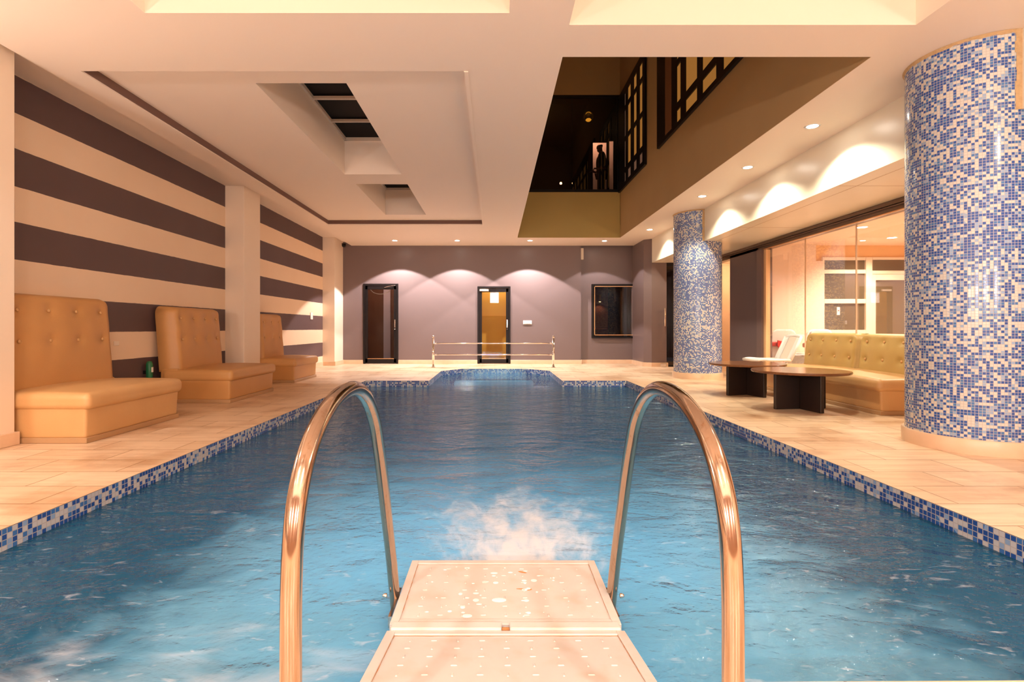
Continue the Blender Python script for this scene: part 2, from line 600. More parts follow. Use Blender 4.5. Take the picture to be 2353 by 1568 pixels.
M_WINGLASS = paint('mirror_dark_glass', (.13, .10, .06), .04, bump=0, spec=1.0)
M_LENS = glow('lamp_lens', (1, .93, .80), 40)
M_LENSW = glow('lounge_lens', (1, .90, .75), 30)
M_PANE = glow('amber_lit_pane', (1, .40, .08), .17)
M_PANEDIM = glow('dim_lit_pane', (.6, .28, .16), .12)
M_WHITE = paint('white_plastic', (.85, .82, .78), .35)
M_CLOTH = paint('white_cloth', (.88, .84, .80), .8, bump=.1, bscale=40)
M_MESHW = paint('sling_fabric', (.74, .66, .56), .8, bump=.2, bscale=300)
M_RED = paint('red_satin', (.62, .03, .02), .35)
M_WINFRAME = paint('window_frame_paint', (.86, .74, .60), .4)
M_GREEN = paint('green_plastic', (.015, .16, .06), .4)
M_GOLD = paint('gold_bead', (.75, .42, .20), .3, metal=.6)
M_SKIN = paint('skin', (.18, .09, .06), .5)
M_SHIRT = paint('navy_shirt', (.03, .035, .04), .8)
M_TROUSER = paint('black_trousers', (.01, .01, .012), .8)
M_HAIR = paint('black_hair', (.01, .008, .007), .6)
M_LOUNGE = paint('lounge_paint', (.86, .70, .57), .5, (.84, .67, .54), nscale=1)
M_LOUNGEO = paint('lounge_apricot_paint', (.86, .54, .26), .5)
M_STEELGREY = paint('skylight_bar_paint', (.70, .60, .50), .5)
M_TRACK = paint('header_track', (.14, .085, .055), .35, metal=.2)

# ------------------------------------------------------------------ mesh helpers


def BM():
    return bmesh.new()


def box(bm, x0, y0, z0, x1, y1, z1, mi=0):
    vs = [bm.verts.new(p) for p in ((x0, y0, z0), (x1, y0, z0), (x1, y1, z0), (x0, y1, z0), (x0, y0, z1), (x1, y0, z1), (x1, y1, z1), (x0, y1, z1))]
    for f in ((3, 2, 1, 0), (4, 5, 6, 7), (0, 1, 5, 4), (1, 2, 6, 5), (2, 3, 7, 6), (3, 0, 4, 7)):
        bm.faces.new([vs[i] for i in f]).material_index = mi
    return vs


def rbox(bm, x0, y0, z0, x1, y1, z1, r, dome=0.0, taper=0.0):
    """upholstered block: all edges rounded with radius r, top domed, lower part drawn in by taper"""
    lo, hi = (x0, y0, z0), (x1, y1, z1)

    def marks(a, b):
        e = [0, .15, .35, .6, .8, 1]
        inner = [a + r + (b - a - 2 * r) * k / 10 for k in range(1, 10)]
        return [a + r * t for t in e] + inner + [b - r * t for t in e[::-1]]
    M = [marks(lo[i], hi[i]) for i in range(3)]
    cache = {}

    def vert(p):
        key = tuple(round(c, 5) for c in p)
        if key not in cache:
            q = [min(max(p[i], lo[i] + r), hi[i] - r) for i in range(3)]
            d = Vector([p[i] - q[i] for i in range(3)])
            v = Vector(q) + (d.normalized() * r if d.length > 1e-9 else Vector())
            tx, ty = (v.x - x0) / (x1 - x0), (v.y - y0) / (y1 - y0)
            tz = (v.z - z0) / (z1 - z0)
            if dome and tz > .5:
                v.z += dome * (max(0, math.sin(PI * min(1, max(0, tx)))) * max(0, math.sin(PI * min(1, max(0, ty))))) ** .6
            if taper:
                k = (1 - tz) * taper
                v.x += k * (1 if tx < .5 else -1) * min(1, abs(tx - .5) * 2)
                v.y += k * (1 if ty < .5 else -1) * min(1, abs(ty - .5) * 2)
            cache[key] = bm.verts.new(v)
        return cache[key]
    for ax in range(3):
        u, w = [(1, 2), (0, 2), (0, 1)][ax]
        for side in (lo[ax], hi[ax]):
            for i in range(len(M[u]) - 1):
                for j in range(len(M[w]) - 1):
                    pts = []
                    for a, b in ((i, j), (i + 1, j), (i + 1, j + 1), (i, j + 1)):
                        p = [0, 0, 0]
                        p[ax] = side
                        p[u] = M[u][a]
                        p[w] = M[w][b]
                        pts.append(vert(p))
                    if len(set(pts)) == 4:
                        try:
                            bm.faces.new(pts)
                        except ValueError:
                            pass


def quad(bm, *pts, mi=0):
    f = bm.faces.new([bm.verts.new(p) for p in pts])
    f.material_index = mi
    return f


def prism(bm, pts, z0, z1):
    a = [bm.verts.new((p[0], p[1], z0)) for p in pts]
    b = [bm.verts.new((p[0], p[1], z1)) for p in pts]
    bm.faces.new(a[::-1])
    bm.faces.new(b)
    n = len(pts)
    for i in range(n):
        bm.faces.new((a[i], a[(i + 1) % n], b[(i + 1) % n], b[i]))


def lathe(bm, prof, n=32, c=(0, 0, 0), caps=True):
    rings = []
    for r, z in prof:
        rings.append([bm.verts.new((c[0] + r * math.cos(2 * PI * i / n), c[1] + r * math.sin(2 * PI * i / n), c[2] + z)) for i in range(n)])
    for a, b in zip(rings, rings[1:]):
        for i in range(n):
            bm.faces.new((a[i], a[(i + 1) % n], b[(i + 1) % n], b[i]))
    if caps:
        bm.faces.new(rings[0][::-1])
        bm.faces.new(rings[-1])


def tube(bm, pts, r, n=12, caps=True):
    pts = [Vector(p) for p in pts]
    rings = []
    prev = None
    for i, p in enumerate(pts):
        t = (pts[min(i + 1, len(pts) - 1)] - pts[max(i - 1, 0)]).normalized()
        if prev is None:
            u = t.orthogonal().normalized()
        else:
            u = (prev - t * prev.dot(t)).normalized()
        prev = u
        v = t.cross(u)
        rr = r[i] if isinstance(r, (list, tuple)) else r
        rings.append([bm.verts.new(p + (u * math.cos(2 * PI * k / n) + v * math.sin(2 * PI * k / n)) * rr) for k in range(n)])
    for a, b in zip(rings, rings[1:]):
        for k in range(n):
            bm.faces.new((a[k], a[(k + 1) % n], b[(k + 1) % n], b[k]))
    if caps:
        bm.faces.new(rings[0][::-1])
        bm.faces.new(rings[-1])


def spline(pts, n=8):
    """Catmull-Rom through the points"""
    P = [Vector(p) for p in pts]
    P = [2 * P[0] - P[1]] + P + [2 * P[-1] - P[-2]]
    out = []
    for i in range(1, len(P) - 2):
        for k in range(n):
            t = k / n
            a, b, c, d = P[i - 1], P[i], P[i + 1], P[i + 2]
            out.append(.5 * ((2 * b) + (c - a) * t + (2 * a - 5 * b + 4 * c - d) * t * t + (3 * b - a - 3 * c + d) * t ** 3))
    out.append(P[-2])
    return out


def obj(name, bm, mat, parent=None, smooth=False, bevel=0, segs=3, sub=0, loc=None):
    me = bpy.data.meshes.new(name)
    bmesh.ops.recalc_face_normals(bm, faces=bm.faces)
    bm.to_mesh(me)
    bm.free()
    for m in (mat if isinstance(mat, (list, tuple)) else [mat]):
        me.materials.append(m)
    o = bpy.data.objects.new(name, me)
    COL.objects.link(o)
    if smooth:
        for p in me.polygons:
            p.use_smooth = True
    if bevel:
        b = o.modifiers.new('bevel', 'BEVEL')
        b.width = bevel
        b.segments = segs
        b.limit_method = 'ANGLE'
        b.angle_limit = R(40)
    if sub:
        s = o.modifiers.new('sub', 'SUBSURF')
        s.levels = sub
        s.render_levels = sub
    if parent is not None:
        o.parent = parent
    if loc is not None:
        o.location = loc
    return o


def smooth_by_angle(o, deg=35):
    me = o.data
    bm = bmesh.new()
    bm.from_mesh(me)
    for e in bm.edges:
        if len(e.link_faces) == 2 and e.calc_face_angle(0) > R(deg):
            e.smooth = False
    for f in bm.faces:
        f.smooth = True
    bm.to_mesh(me)
    bm.free()


def tag(o, label=None, cat=None, group=None, kind=None):
    if label:
        o['label'] = label
    if cat:
        o['category'] = cat
    if group:
        o['group'] = group
    if kind:
        o['kind'] = kind
    return o


def thing(name, label, cat, loc=(0, 0, 0), rz=0, group=None):
    o = bpy.data.objects.new(name, None)
    o.empty_display_size = .1
    COL.objects.link(o)
    o.location = loc
    o.rotation_euler = (0, 0, rz)
    return tag(o, label, cat, group)


def kids(o):
    return [c for c in bpy.data.objects if c.parent == o]


def copy_tree(o, parent=None):
    c = o.copy()
    COL.objects.link(c)
    c.parent = parent
    for ch in kids(o):
        copy_tree(ch, c)
    return c


def struct(name, bm, m, parent=None, **kw):
    o = obj(name, bm, m, parent, **kw)
    if parent is None:
        o['kind'] = 'structure'
    return o


def cells(a0, a1, b0, b1, holes):
    """rectangles covering [a0,a1]x[b0,b1] except the holes"""
    A = sorted({a0, a1, *[h[0] for h in holes], *[h[1] for h in holes]})
    B = sorted({b0, b1, *[h[2] for h in holes], *[h[3] for h in holes]})
    for i in range(len(A) - 1):
        for j in range(len(B) - 1):
            ca, cb = (A[i] + A[i + 1]) / 2, (B[j] + B[j + 1]) / 2
            if not (a0 < ca < a1 and b0 < cb < b1):
                continue
            if any(h[0] < ca < h[1] and h[2] < cb < h[3] for h in holes):
                continue
            yield A[i], A[i + 1], B[j], B[j + 1]


def wall_y(name, y0, y1, x0, x1, z0, z1, mat, holes=()):
    bm = BM()
    for a, b, c, d in cells(x0, x1, z0, z1, holes):
        box(bm, a, y0, c, b, y1, d)
    bmesh.ops.remove_doubles(bm, verts=bm.verts, dist=1e-4)
    return struct(name, bm, mat)


def wall_x(name, xa, xb, y0, y1, z0, z1, mat, holes=()):
    bm = BM()
    for a, b, c, d in cells(y0, y1, z0, z1, holes):
        box(bm, xa, a, c, xb, b, d)
    bmesh.ops.remove_doubles(bm, verts=bm.verts, dist=1e-4)
    return struct(name, bm, mat)


# ------------------------------------------------------------------ shell: deck, pool, walls, ceiling
PX0, PX1, PY0, PY1 = -2.30, 2.35, 1.40, 9.30
PYL = 1.36
POOL = [(PX0, PYL), (PX1, PY0), (PX1, PY1), (1.20, PY1), (1.20, 11.45), (.72, 12.0), (-.76, 12.0), (-1.17, 11.4), (-1.17, PY1), (PX0, PY1)]
WATER_Z = -.105
bm = BM()
for poly in ([(-4.4, -3), (PX0, -3), (PX0, 14.6), (-4.4, 14.6)],
             [(PX1, -3), (10.6, -3), (10.6, 14.6), (PX1, 14.6)],
             [(PX0, -3), (PX1, -3), (PX1, PY0), (PX0, PYL)],
             [(PX0, PY1), (-1.17, PY1), (-1.17, 11.4), (-.76, 12), (-.76, 14.6), (PX0, 14.6)],
             [(-.76, 12), (.72, 12), (.72, 14.6), (-.76, 14.6)],
             [(1.2, PY1), (PX1, PY1), (PX1, 14.6), (.72, 14.6), (.72, 12), (1.2, 11.45)]):
    quad(bm, *[(x, y, 0) for x, y in poly])
bmesh.ops.remove_doubles(bm, verts=bm.verts, dist=1e-4)
struct('floor', bm, M_DECK)

bm = BM()
uvl = bm.loops.layers.uv.new('UVMap')
s = 0
n = len(POOL)
DEPTH = -1.35
for i in range(n):
    a, b = POOL[i], POOL[(i + 1) % n]
    l = math.dist(a, b)
    f = quad(bm, (a[0], a[1], -.002), (b[0], b[1], -.002), (b[0], b[1], DEPTH), (a[0], a[1], DEPTH))
    for lp, u in zip(f.loops, ((s, 0), (s + l, 0), (s + l, DEPTH), (s, DEPTH))):
        lp[uvl].uv = u
    s += l + .013
f = bm.faces.new([bm.verts.new((x, y, DEPTH)) for x, y in POOL])
f.material_index = 1
struct('pool_basin', bm, [M_MOSPOOL, M_POOLFLOOR])['label'] = 'sunken pool basin lined with blue mosaic'

# submerged steps in the far bay
bm = BM()
for k in range(5):
    y0 = 10.0 + k * .38
    box(bm, -1.165 if y0 < 11.4 else -.9, y0, DEPTH + .003, 1.195 if y0 < 11.4 else .85, min(y0 + .38, 11.98), -.95 + k * .175)
st = struct('pool_steps', bm, M_POOLFLOOR, bevel=.01, segs=2)
st['label'] = 'pale submerged steps in the far bay of the pool'

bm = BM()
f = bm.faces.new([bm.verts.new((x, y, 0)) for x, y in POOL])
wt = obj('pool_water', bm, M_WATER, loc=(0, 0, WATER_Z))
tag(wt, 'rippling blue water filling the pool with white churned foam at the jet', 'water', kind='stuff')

# ceiling: a slab at 3.10 m with the near recesses, the coffer and the open void cut out of it
CZ = 3.10
VX0, VX1, VY0, VY1 = .54, 3.0, 4.16, 12.5
CX0, CX1, CY0, CY1 = -3.48, -.26, 4.39, 10.9
NR1 = (-2.40, .10, -.4, 3.58)
NR2 = (.53, 3.0, -.4, 3.72)
bm = BM()
for a, b, c, d in cells(-3.76, 4.0, -3.0, 13.7, [(VX0, VX1, VY0, VY1), (CX0, CX1, CY0, CY1), NR1, NR2]):
    box(bm, a, c, CZ, b, d, CZ + .30)
bmesh.ops.remove_doubles(bm, verts=bm.verts, dist=1e-4)
box(bm, -4.4, -3.0, CZ + .10, -3.75, 13.7, CZ + .30)
struct('ceiling', bm, M_CEIL)
bm = BM()
for h in (NR1, NR2):
    box(bm, h[0] - .02, h[2] - .02, CZ + .30, h[1] + .02, h[3] + .02, CZ + .36)
struct('ceiling_recess', bm, M_CEIL)
# coffer: dark edge band, raised panel with two skylight shafts
bm = BM()
e = .012
box(bm, CX0 - .001, CY0, CZ + .012, CX0 + e, CY1, CZ + .088)
box(bm, CX0, CY1 - e, CZ + .012, CX1, CY1 + .001, CZ + .088)
struct('trim_1', bm, M_COVE)
bm = BM()
w = .035
box(bm, CX1, CY0, CZ - .008, CX1 + w, CY1 + w, CZ - .0005)
box(bm, CX0, CY1, CZ - .008, CX1, CY1 + w, CZ - .0005)
struct('trim_2', bm, M_CEIL)
SK = [(-2.195, -1.362, 4.79, 7.63), (-2.17, -1.364, 8.14, 10.36)]
PZ = CZ + .086
bm = BM()
for a, b, c, d in cells(CX0, CX1, CY0, CY1, SK):
    box(bm, a, c, PZ, b, d, PZ + .04)
for (a, b, c, d) in SK:
    for q in ((a - .02, c - .02, a, d + .02), (b, c - .02, b + .02, d + .02), (a, c - .02, b, c), (a, d, b, d + .02)):
        box(bm, q[0], q[1], PZ + .04, q[2], q[3], PZ + .52)
struct('ceiling_coffer', bm, M_CEIL)
for i, (a, b, c, d) in enumerate(SK):
    z = PZ + .50
    root = thing('skylight', ['long dark glazed skylight deep in the ceiling coffer, nearer one', 'short dark glazed skylight deep in the ceiling coffer, farther one'][i], 'skylight', ((a + b) / 2, (c + d) / 2, z), 0, 'skylights in the coffered ceiling')
    hx, hy = (b - a) / 2, (d - c) / 2
    g = BM()
    box(g, -hx, -hy, .03, hx, hy, .04)
    obj('pane', g, M_NIGHT, root)
    g = BM()
    box(g, -hx, -hy, -.012, -hx + .03, hy, .03)
    box(g, hx - .03, -hy, -.012, hx, hy, .03)
    box(g, -hx, hy - .03, -.012, hx, hy, .03)
    box(g, -hx, -hy, -.012, hx, -hy + .03, .03)
    obj('frame', g, M_STEELGREY, root)
    for y in ((5.58, 6.24, 6.93) if i == 0 else (8.75, 9.35, 9.92)):
        g = BM()
        yy = y - (c + d) / 2
        box(g, -hx + .03, yy - .02, -.012, hx - .03, yy + .02, .02)
        obj('glazing_bar', g, M_STEELGREY, root)

# walls
wall_x('wall_left', -4.42, -4.28, -3.0, 13.7, 0, CZ + .2, M_STRIPE)
wall_y('wall_rear', -3.14, -3.0, -4.42, 5.1, 0, CZ + .3, paint('chestnut_wall_paint', (.26, .13, .07), .5))
D1 = (-3.45, -2.53, 0, 2.10)
D2 = (-.455, .41, 0, 2.03)
W1 = (2.56, 3.64, .67, 2.10)
wall_y('wall_back', 13.7, 13.85, -4.28, 2.26, 0, CZ + .3, M_GREY, [(D1[0] + .02, D1[1] - .02, 0, D1[3] - .02), (D2[0] + .02, D2[1] - .02, 0, D2[3] - .02)])
wall_y('wall_back_right', 13.82, 13.97, 2.26, 3.72, 0, CZ + .3, M_GREY, [(W1[0] + .02, W1[1] - .02, W1[2] + .02, W1[3] - .02)])
# grey pier at the right end of the back wall and the header over the dark glass door
bm = BM()
prism(bm, [(3.64, 12.78), (3.80, 12.65), (4.16, 12.65), (4.16, 14.0), (3.64, 14.0)], 0, CZ - .001)
struct('wall_pier_back', bm, M_GREY)
# beam with its soffit
BZ = 2.52
bm = BM()
box(bm, 3.80, -3.0, BZ, 5.12, 12.63, CZ + .3)
struct('beam', bm, paint('beam_paint', (.84, .77, .63), .32, bump=.02))
bm = BM()
for y in (1.0, 3.4, 5.8, 8.2, 10.6):
    box(bm, 3.83, y, BZ - .0012, 4.90, y + .006, BZ - .0002)
box(bm, 4.02, -1, BZ - .0012, 4.026, 12.5, BZ - .0002)
struct('trim_3', bm, M_PIPING)
# header track over the glass
bm = BM()
box(bm, 4.93, -3, 2.39, 5.10, 12.6, BZ - .002)
box(bm, 4.90, -3, 2.465, 4.93, 12.6, BZ - .002)
box(bm, 4.895, -3, 2.44, 4.93, 12.6, 2.452)
struct('trim_4', bm, M_TRACK, bevel=.004, segs=1)
bm = BM()
box(bm, 4.925, -3, 2.375, 4.945, 9.58, 2.389)
struct('trim_5', bm, M_GOLD)
# pier in the glass wall
bm = BM()
box(bm, 4.93, 9.78, 0, 5.10, 10.95, 2.46)
struct('wall_pier_side', bm, M_PIER)
bm = BM()
box(bm, 4.90, 9.60, 0, 5.10, 9.775, 2.39)
struct('wall_reveal_side', bm, M_GREY)
wall_x('wall_right_rear', 5.0, 5.12, -3.0, 1.2, 0, BZ, M_CREAM)
# room-side skirtings
bm = BM()
for a, b in ((-4.28, -3.45), (-2.53, -.455), (.41, 2.26)):
    box(bm, a, 13.675, 0, b, 13.70, .10)
box(bm, 2.26, 13.795, 0, 3.64, 13.82, .10)
box(bm, 2.255, 13.675, 0, 2.28, 13.82, .10)
struct('baseboard_back', bm, M_SKIRT, bevel=.004, segs=1)
bm = BM()
prism(bm, [(3.615, 12.765), (3.79, 12.62), (4.19, 12.62), (4.19, 12.7), (3.70, 12.7), (3.70, 13.8), (3.615, 13.8)], 0, .10)
struct('baseboard_right', bm, M_SKIRT)
bm = BM()
box(bm, -4.28, 4.4, 0, -4.262, 13.7, .10)
struct('baseboard_left', bm, M_SKIRT)
# square pillars of the left wall
PIL = [(3.4, 4.20), (8.29, 8.86), (12.98, 13.70)]
for i, (a, b) in enumerate(PIL):
    bm = BM()
    px_ = -3.86 if i == 0 else -3.98
    box(bm, -4.29, a, 0, px_, b, CZ + .105)
    p = struct('wall_pillar', bm, M_CREAM, bevel=.006, segs=2)
    p['label'] = ['cream square pillar at the left picture edge', 'cream square pillar between the striped wall bays', 'cream square pillar at the far left corner'][i]
    g = BM()
    box(g, -4.28, a - .02, .001, px_ + .025, b + (.02 if i < 2 else 0), .105)
    obj('skirting', g, M_SKIRT, p, bevel=.004, segs=1)

# upper storey seen through the void
UT = 8.2
wall_y('wall_upper_back', 12.49, 12.62, .55, 2.994, CZ + .002, 4.19, M_OCHRE)
wall_y('wall_upper_top', 12.5, 12.62, .42, 3.0, 6.52, UT, M_TAN)
wall_y('wall_upper_front', 4.04, 4.16, .42, 3.12, CZ + .3, UT, M_TAN)
wall_x('wall_upper_left', .42, .54, 4.16, 12.5, CZ + .3, UT, M_TAN)
wall_x('wall_upper_right', 3.0, 3.12, 4.16, 12.5, CZ + .3, UT, M_TAN)
bm = BM()
box(bm, .42, 4.04, UT, 3.12, 12.62, UT + .1)
struct('ceiling_upper', bm, M_TAN)
# thin facing of the void edge, same plaster as the upper walls
bm = BM()
box(bm, VX1 - .004, VY0 + .01, CZ + .002, VX1 + .001, VY1 - .004, CZ + .31)
struct('trim_6', bm, M_TAN)

# the rooms behind the openings of the back wall and behind the glass


def shell(name, x0, x1, y0, y1, z0, z1, mat, skip=('y0',), t=.05):
    """a box room made of slabs, its open sides left out"""
    bm = BM()
    if 'y0' not in skip:
        box(bm, x0, y0 - t, z0, x1, y0, z1)
    if 'y1' not in skip:
        box(bm, x0, y1, z0, x1, y1 + t, z1)
    if 'x0' not in skip:
        box(bm, x0 - t, y0, z0, x0, y1, z1)
    if 'x1' not in skip:
        box(bm, x1, y0, z0, x1 + t, y1, z1)
    if 'z1' not in skip:
        box(bm, x0 - t, y0, z1, x1 + t, y1 + t, z1 + t)
    if 'z0' not in skip:
        box(bm, x0 - t, y0, z0 - t, x1 + t, y1 + t, z0)
    return struct(name, bm, mat)


shell('wall_changing_room', -4.1, -2.2, 13.86, 15.4, .002, 2.6, M_BROWNROOM, ('y0', 'z0'))
shell('wall_yellow_room', -.9, 1.0, 13.86, 14.45, .002, 2.6, M_YELLOW, ('y0', 'z0'))
bm = BM()
box(bm, -.89, 14.41, .003, .99, 14.445, 1.27)
struct('trim_7', bm, M_YELLOW2)
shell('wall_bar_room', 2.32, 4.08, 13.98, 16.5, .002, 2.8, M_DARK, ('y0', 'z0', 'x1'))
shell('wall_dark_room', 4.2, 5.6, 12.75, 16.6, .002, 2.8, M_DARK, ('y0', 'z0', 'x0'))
lamp('POINT', (-3.0, 14.5, 2.4), 10, (1, .6, .42), shadow_soft_size=.1)
lamp('POINT', (0.05, 14.1, 2.4), 12, (1, .80, .50), shadow_soft_size=.1)
# white board standing inside the changing room
bm = BM()
box(bm, -3.26, 15.30, .003, -3.06, 15.36, 2.3)
tag(obj('curtain', bm, paint('pale_curtain', (.62, .58, .72), .8)), 'pale lilac curtain strip behind the left glass door', 'curtain')

# lounge behind the glass wall
LZ = 2.60
bm = BM()
box(bm, 5.10, -.1, LZ, 10.6, 10.6, LZ + .1)
struct('ceiling_lounge', bm, paint('lounge_ceiling_paint', (.88, .66, .50), .5))
LW = (6.56, 9.2, .80, 2.36)
wall_y('wall_lounge_back', 10.5, 10.6, 6.37, 10.6, 0, LZ, M_LOUNGEO, [(6.56, 8.9, .80, 2.36)])
wall_y('wall_lounge_near_part', 10.36, 10.6, 5.10, 6.37, 0, LZ, M_LOUNGE)
bm = BM()
box(bm, 6.37, 10.44, 0, 6.56, 10.5, LZ - .32)
box(bm, 6.37, 10.46, 0, 10.6, 10.5, .80)
struct('trim_8', bm, M_LOUNGE)
wall_x('wall_lounge_right', 10.5, 10.6, -.1, 10.6, 0, LZ, M_LOUNGE)
wall_y('wall_lounge_front', -.1, 0, 5.1, 10.6, 0, LZ, M_LOUNGE)
shell('wall_lobby', 5.12, 6.6, 10.96, 12.68, .002, 2.5, M_LOUNGE, ('x0', 'z0'))
lamp('POINT', (5.75, 11.7, 2.2), 26, (1, .66, .36), shadow_soft_size=.1)

# ------------------------------------------------------------------ doors and windows
def black_door(n, X0, X1, Z1, y, latch_left):
    root = struct('door_%d' % n, frame_bm(X0, X1, 0, Z1, y, .055, .09), M_BLACK, bevel=.004, segs=1)
    g = BM()
    a, b = X0 + .055, X1 - .055
    m = .062
    box(g, a, y - .02, .03, a + m, y + .03, Z1 - .06)
    box(g, b - m, y - .02, .03, b, y + .03, Z1 - .06)
    box(g, a, y - .02, Z1 - .15, b, y + .03, Z1 - .06)
    box(g, a, y - .02, .01, b, y + .03, .13)
    leaf = obj('door_leaf', g, M_BLACK, root, bevel=.003, segs=1)
    g = BM()
    box(g, a + m, y + .002, .13, b - m, y + .008, Z1 - .15)
    obj('pane', g, M_GLASS, leaf)
    g = BM()
    box(g, a + m, y - .024, .128, b - m, y - .015, .142)
    obj('kick_strip', g, M_GOLD, leaf)
    g = BM()
    box(g, b - .045, y - .03, .95, b - .02, y - .015, 1.16)
    lathe(g, [(.0, -.001), (.014, 0), (.014, .02), (.0, .021)], 12, (b - .03, y - .035, .90), False)
    obj('door_handle', g, M_CHROME, leaf)
    g = BM()
    if n == 2:
        box(g, a + .005, y - .07, Z1 - .13, a + .24, y - .02, Z1 - .075)
        obj('door_closer', g, paint('closer_housing', (.70, .55, .42), .4), leaf, bevel=.006, segs=2)
        g = BM()
        tube(g, [(a + .12, y - .05, Z1 - .07), (a + .30, y - .10, Z1 - .045), (a + .42, y - .02, Z1 - .04)], .008, 6)
        obj('closer_arm', g, M_BLACK, leaf)
    else:
        tube(g, [(b - .3, y - .04, Z1 - .10), (b - .12, y - .08, Z1 - .06), (b - .02, y - .03, Z1 - .05)], .009, 6)
        obj('closer_arm', g, M_CHROME, leaf)
    return root


def frame_bm(X0, X1, Z0, Z1, y, m, d):
    g = BM()
    box(g, X0, y - .03, Z0, X0 + m, y + d, Z1)
    box(g, X1 - m, y - .03, Z0, X1, y + d, Z1)
    box(g, X0 + m, y - .03, Z1 - m, X1 - m, y + d, Z1)
    if Z0 > .1:
        box(g, X0 + m, y - .03, Z0, X1 - m, y + d, Z0 + m)
    return g


black_door(1, D1[0], D1[1], D1[3], 13.7, True)
d2 = black_door(2, D2[0], D2[1], D2[3], 13.7, True)
g = BM()
box(g, -.12, 13.692, 1.60, .10, 13.6955, 1.90)
box(g, -.065, 13.691, 1.77, .035, 13.692, 1.86)
pp = obj('paper_notice', g, paint('paper', (.88, .84, .80), .8))
tag(pp, 'white paper notice taped inside the yellow-lit glass door', 'notice')
g = BM()
lathe(g, [(.0, 0), (.045, 0), (.045, .0008), (0, .0008)], 20, (0, 0, 0), False)
o = obj('printed_emblem', g, paint('grey_print', (.55, .52, .52), .8), pp)
o.location = (-.02, 13.690, 1.82)
o.rotation_euler = (PI / 2, 0, 0)
# hanging cable in door 1
g = BM()
tube(g, spline([(-3.33, 13.90, 1.98), (-3.22, 13.95, 1.88), (-3.05, 14.0, 1.85), (-2.86, 14.0, 1.90), (-2.80, 13.95, 1.98)], 6), .008, 6)
tag(obj('cable', g, M_WHITE), 'white cable sagging behind the left glass door', 'cable')

wn = struct('window_1', frame_bm(W1[0], W1[1] + .06, W1[2], W1[3], 13.82, .05, .08), M_BLACK, bevel=.004, segs=1)
g = BM()
a, b, c, d = W1[0] + .065, W1[1], W1[2] + .075, W1[3] - .055
box(g, a, 13.778, c, a + .018, 13.79, d)
box(g, a, 13.778, d - .018, b, 13.79, d)
box(g, a, 13.778, c, b, 13.79, c + .018)
obj('window_frame', g, M_GOLD, wn)
g = BM()
box(g, a, 13.84, c, b, 13.845, d)
obj('pane', g, M_GLASSD, wn)
g = BM()
box(g, W1[0] + .02, 13.77, W1[2] - .005, W1[1], 13.83, W1[2] + .03)
obj('window_sill', g, M_BLACK, wn)
# things in the bar room behind the window
g = BM()
box(g, 2.4, 16.2, .90, 3.5, 16.45, .94)
tag(obj('wall_shelf', g, paint('red_brown_wood', (.30, .09, .05), .4)), 'red-brown shelf inside the dark room behind the window', 'shelf')
g = BM()
box(g, 2.34, 16.40, .003, 3.55, 16.48, 2.7)
struct('wall_bar_panel', g, paint('maroon_panel', (.10, .028, .018), .5))
sc = thing('wall_sconce', 'small cylindrical wall lamp glowing inside the dark window', 'lamp', (3.28, 16.3, 1.76))
g = BM()
lathe(g, [(.045, 0), (.045, .22)], 16, (0, 0, 0), True)
obj('lamp_shade', g, paint('brass_shade', (.40, .24, .08), .4), sc)
g = BM()
box(g, -.02, .04, .08, .02, .12, .14)
obj('bracket', g, M_BLACK, sc)
g = BM()
lathe(g, [(.03, -.012), (.03, .002)], 16)
obj('lamp_lens', g, glow('sconce_glow', (1, .75, .4), 3), sc)
lamp('SPOT', (3.28, 16.28, 1.73), 3.5, (1, .6, .35), aim=(3.28, 16.28, 0), spot_size=R(120), spot_blend=.8)

# dark glass entrance right of the pier
g = BM()
box(g, 4.16, 12.66, BZ - .08, 5.1, 12.72, BZ)
box(g, 4.16, 12.66, .0, 5.1, 12.72, .03)
dr = struct('door_3', g, M_BLACK)
g = BM()
box(g, 4.165, 12.685, .03, 5.09, 12.695, BZ - .08)
obj('pane', g, M_GLASSD, dr)
g = BM()
tube(g, [(4.10, 12.58, .98), (4.10, 12.58, 1.42)], .014, 10)
tube(g, [(4.10, 12.58, 1.04), (4.10, 12.66, 1.04)], .009, 8)
tube(g, [(4.10, 12.58, 1.36), (4.10, 12.66, 1.36)], .009, 8)
obj('door_handle', g, M_CHROME, dr, smooth=True)
g = BM()
box(g, 4.00, 12.60, 0.001, 4.14, 12.65, .085)
obj('patch_fitting', g, M_CHROME, dr, bevel=.004, segs=1)
g = BM()
box(g, 4.9, 16.2, 1.75, 5.3, 16.55, 2.15)
# warm lit niche deep in the dark room
tag(obj('lamp_box', g, glow('dim_warm_niche', (.8, .42, .16), .35)), 'dim warm light box deep behind the dark glass door', 'lamp')

# glass wall of the lounge: panes between seams
gw = struct('window_2', (lambda g: (box(g, 4.945, 1.2, .0, 5.01, 9.60, .03), box(g, 4.94, 9.52, .03, 5.02, 9.60, 2.375), g)[2])(BM()), paint('glass_jamb', (.80, .52, .28), .35), bevel=.004, segs=1)
seam = [1.2, 2.4, 3.6, 4.8, 6.0, 7.19, 8.37, 9.52]
for i in range(len(seam) - 1):
    g = BM()
    box(g, 4.972, seam[i] + .004, .03, 4.982, seam[i + 1] - .004, 2.375)
    obj('pane', g, M_GLASS, gw)
g = BM()
for y in seam[1:-1]:
    box(g, 4.968, y - .005, .03, 4.986, y + .005, 2.375)
obj('seal_strip', g, paint('seam_gel', (.80, .60, .42), .3), gw)
g = BM()
box(g, 4.972, 10.95, 0.0, 4.984, 12.60, 2.40)
gw2 = struct('window_3', g, M_GLASS)

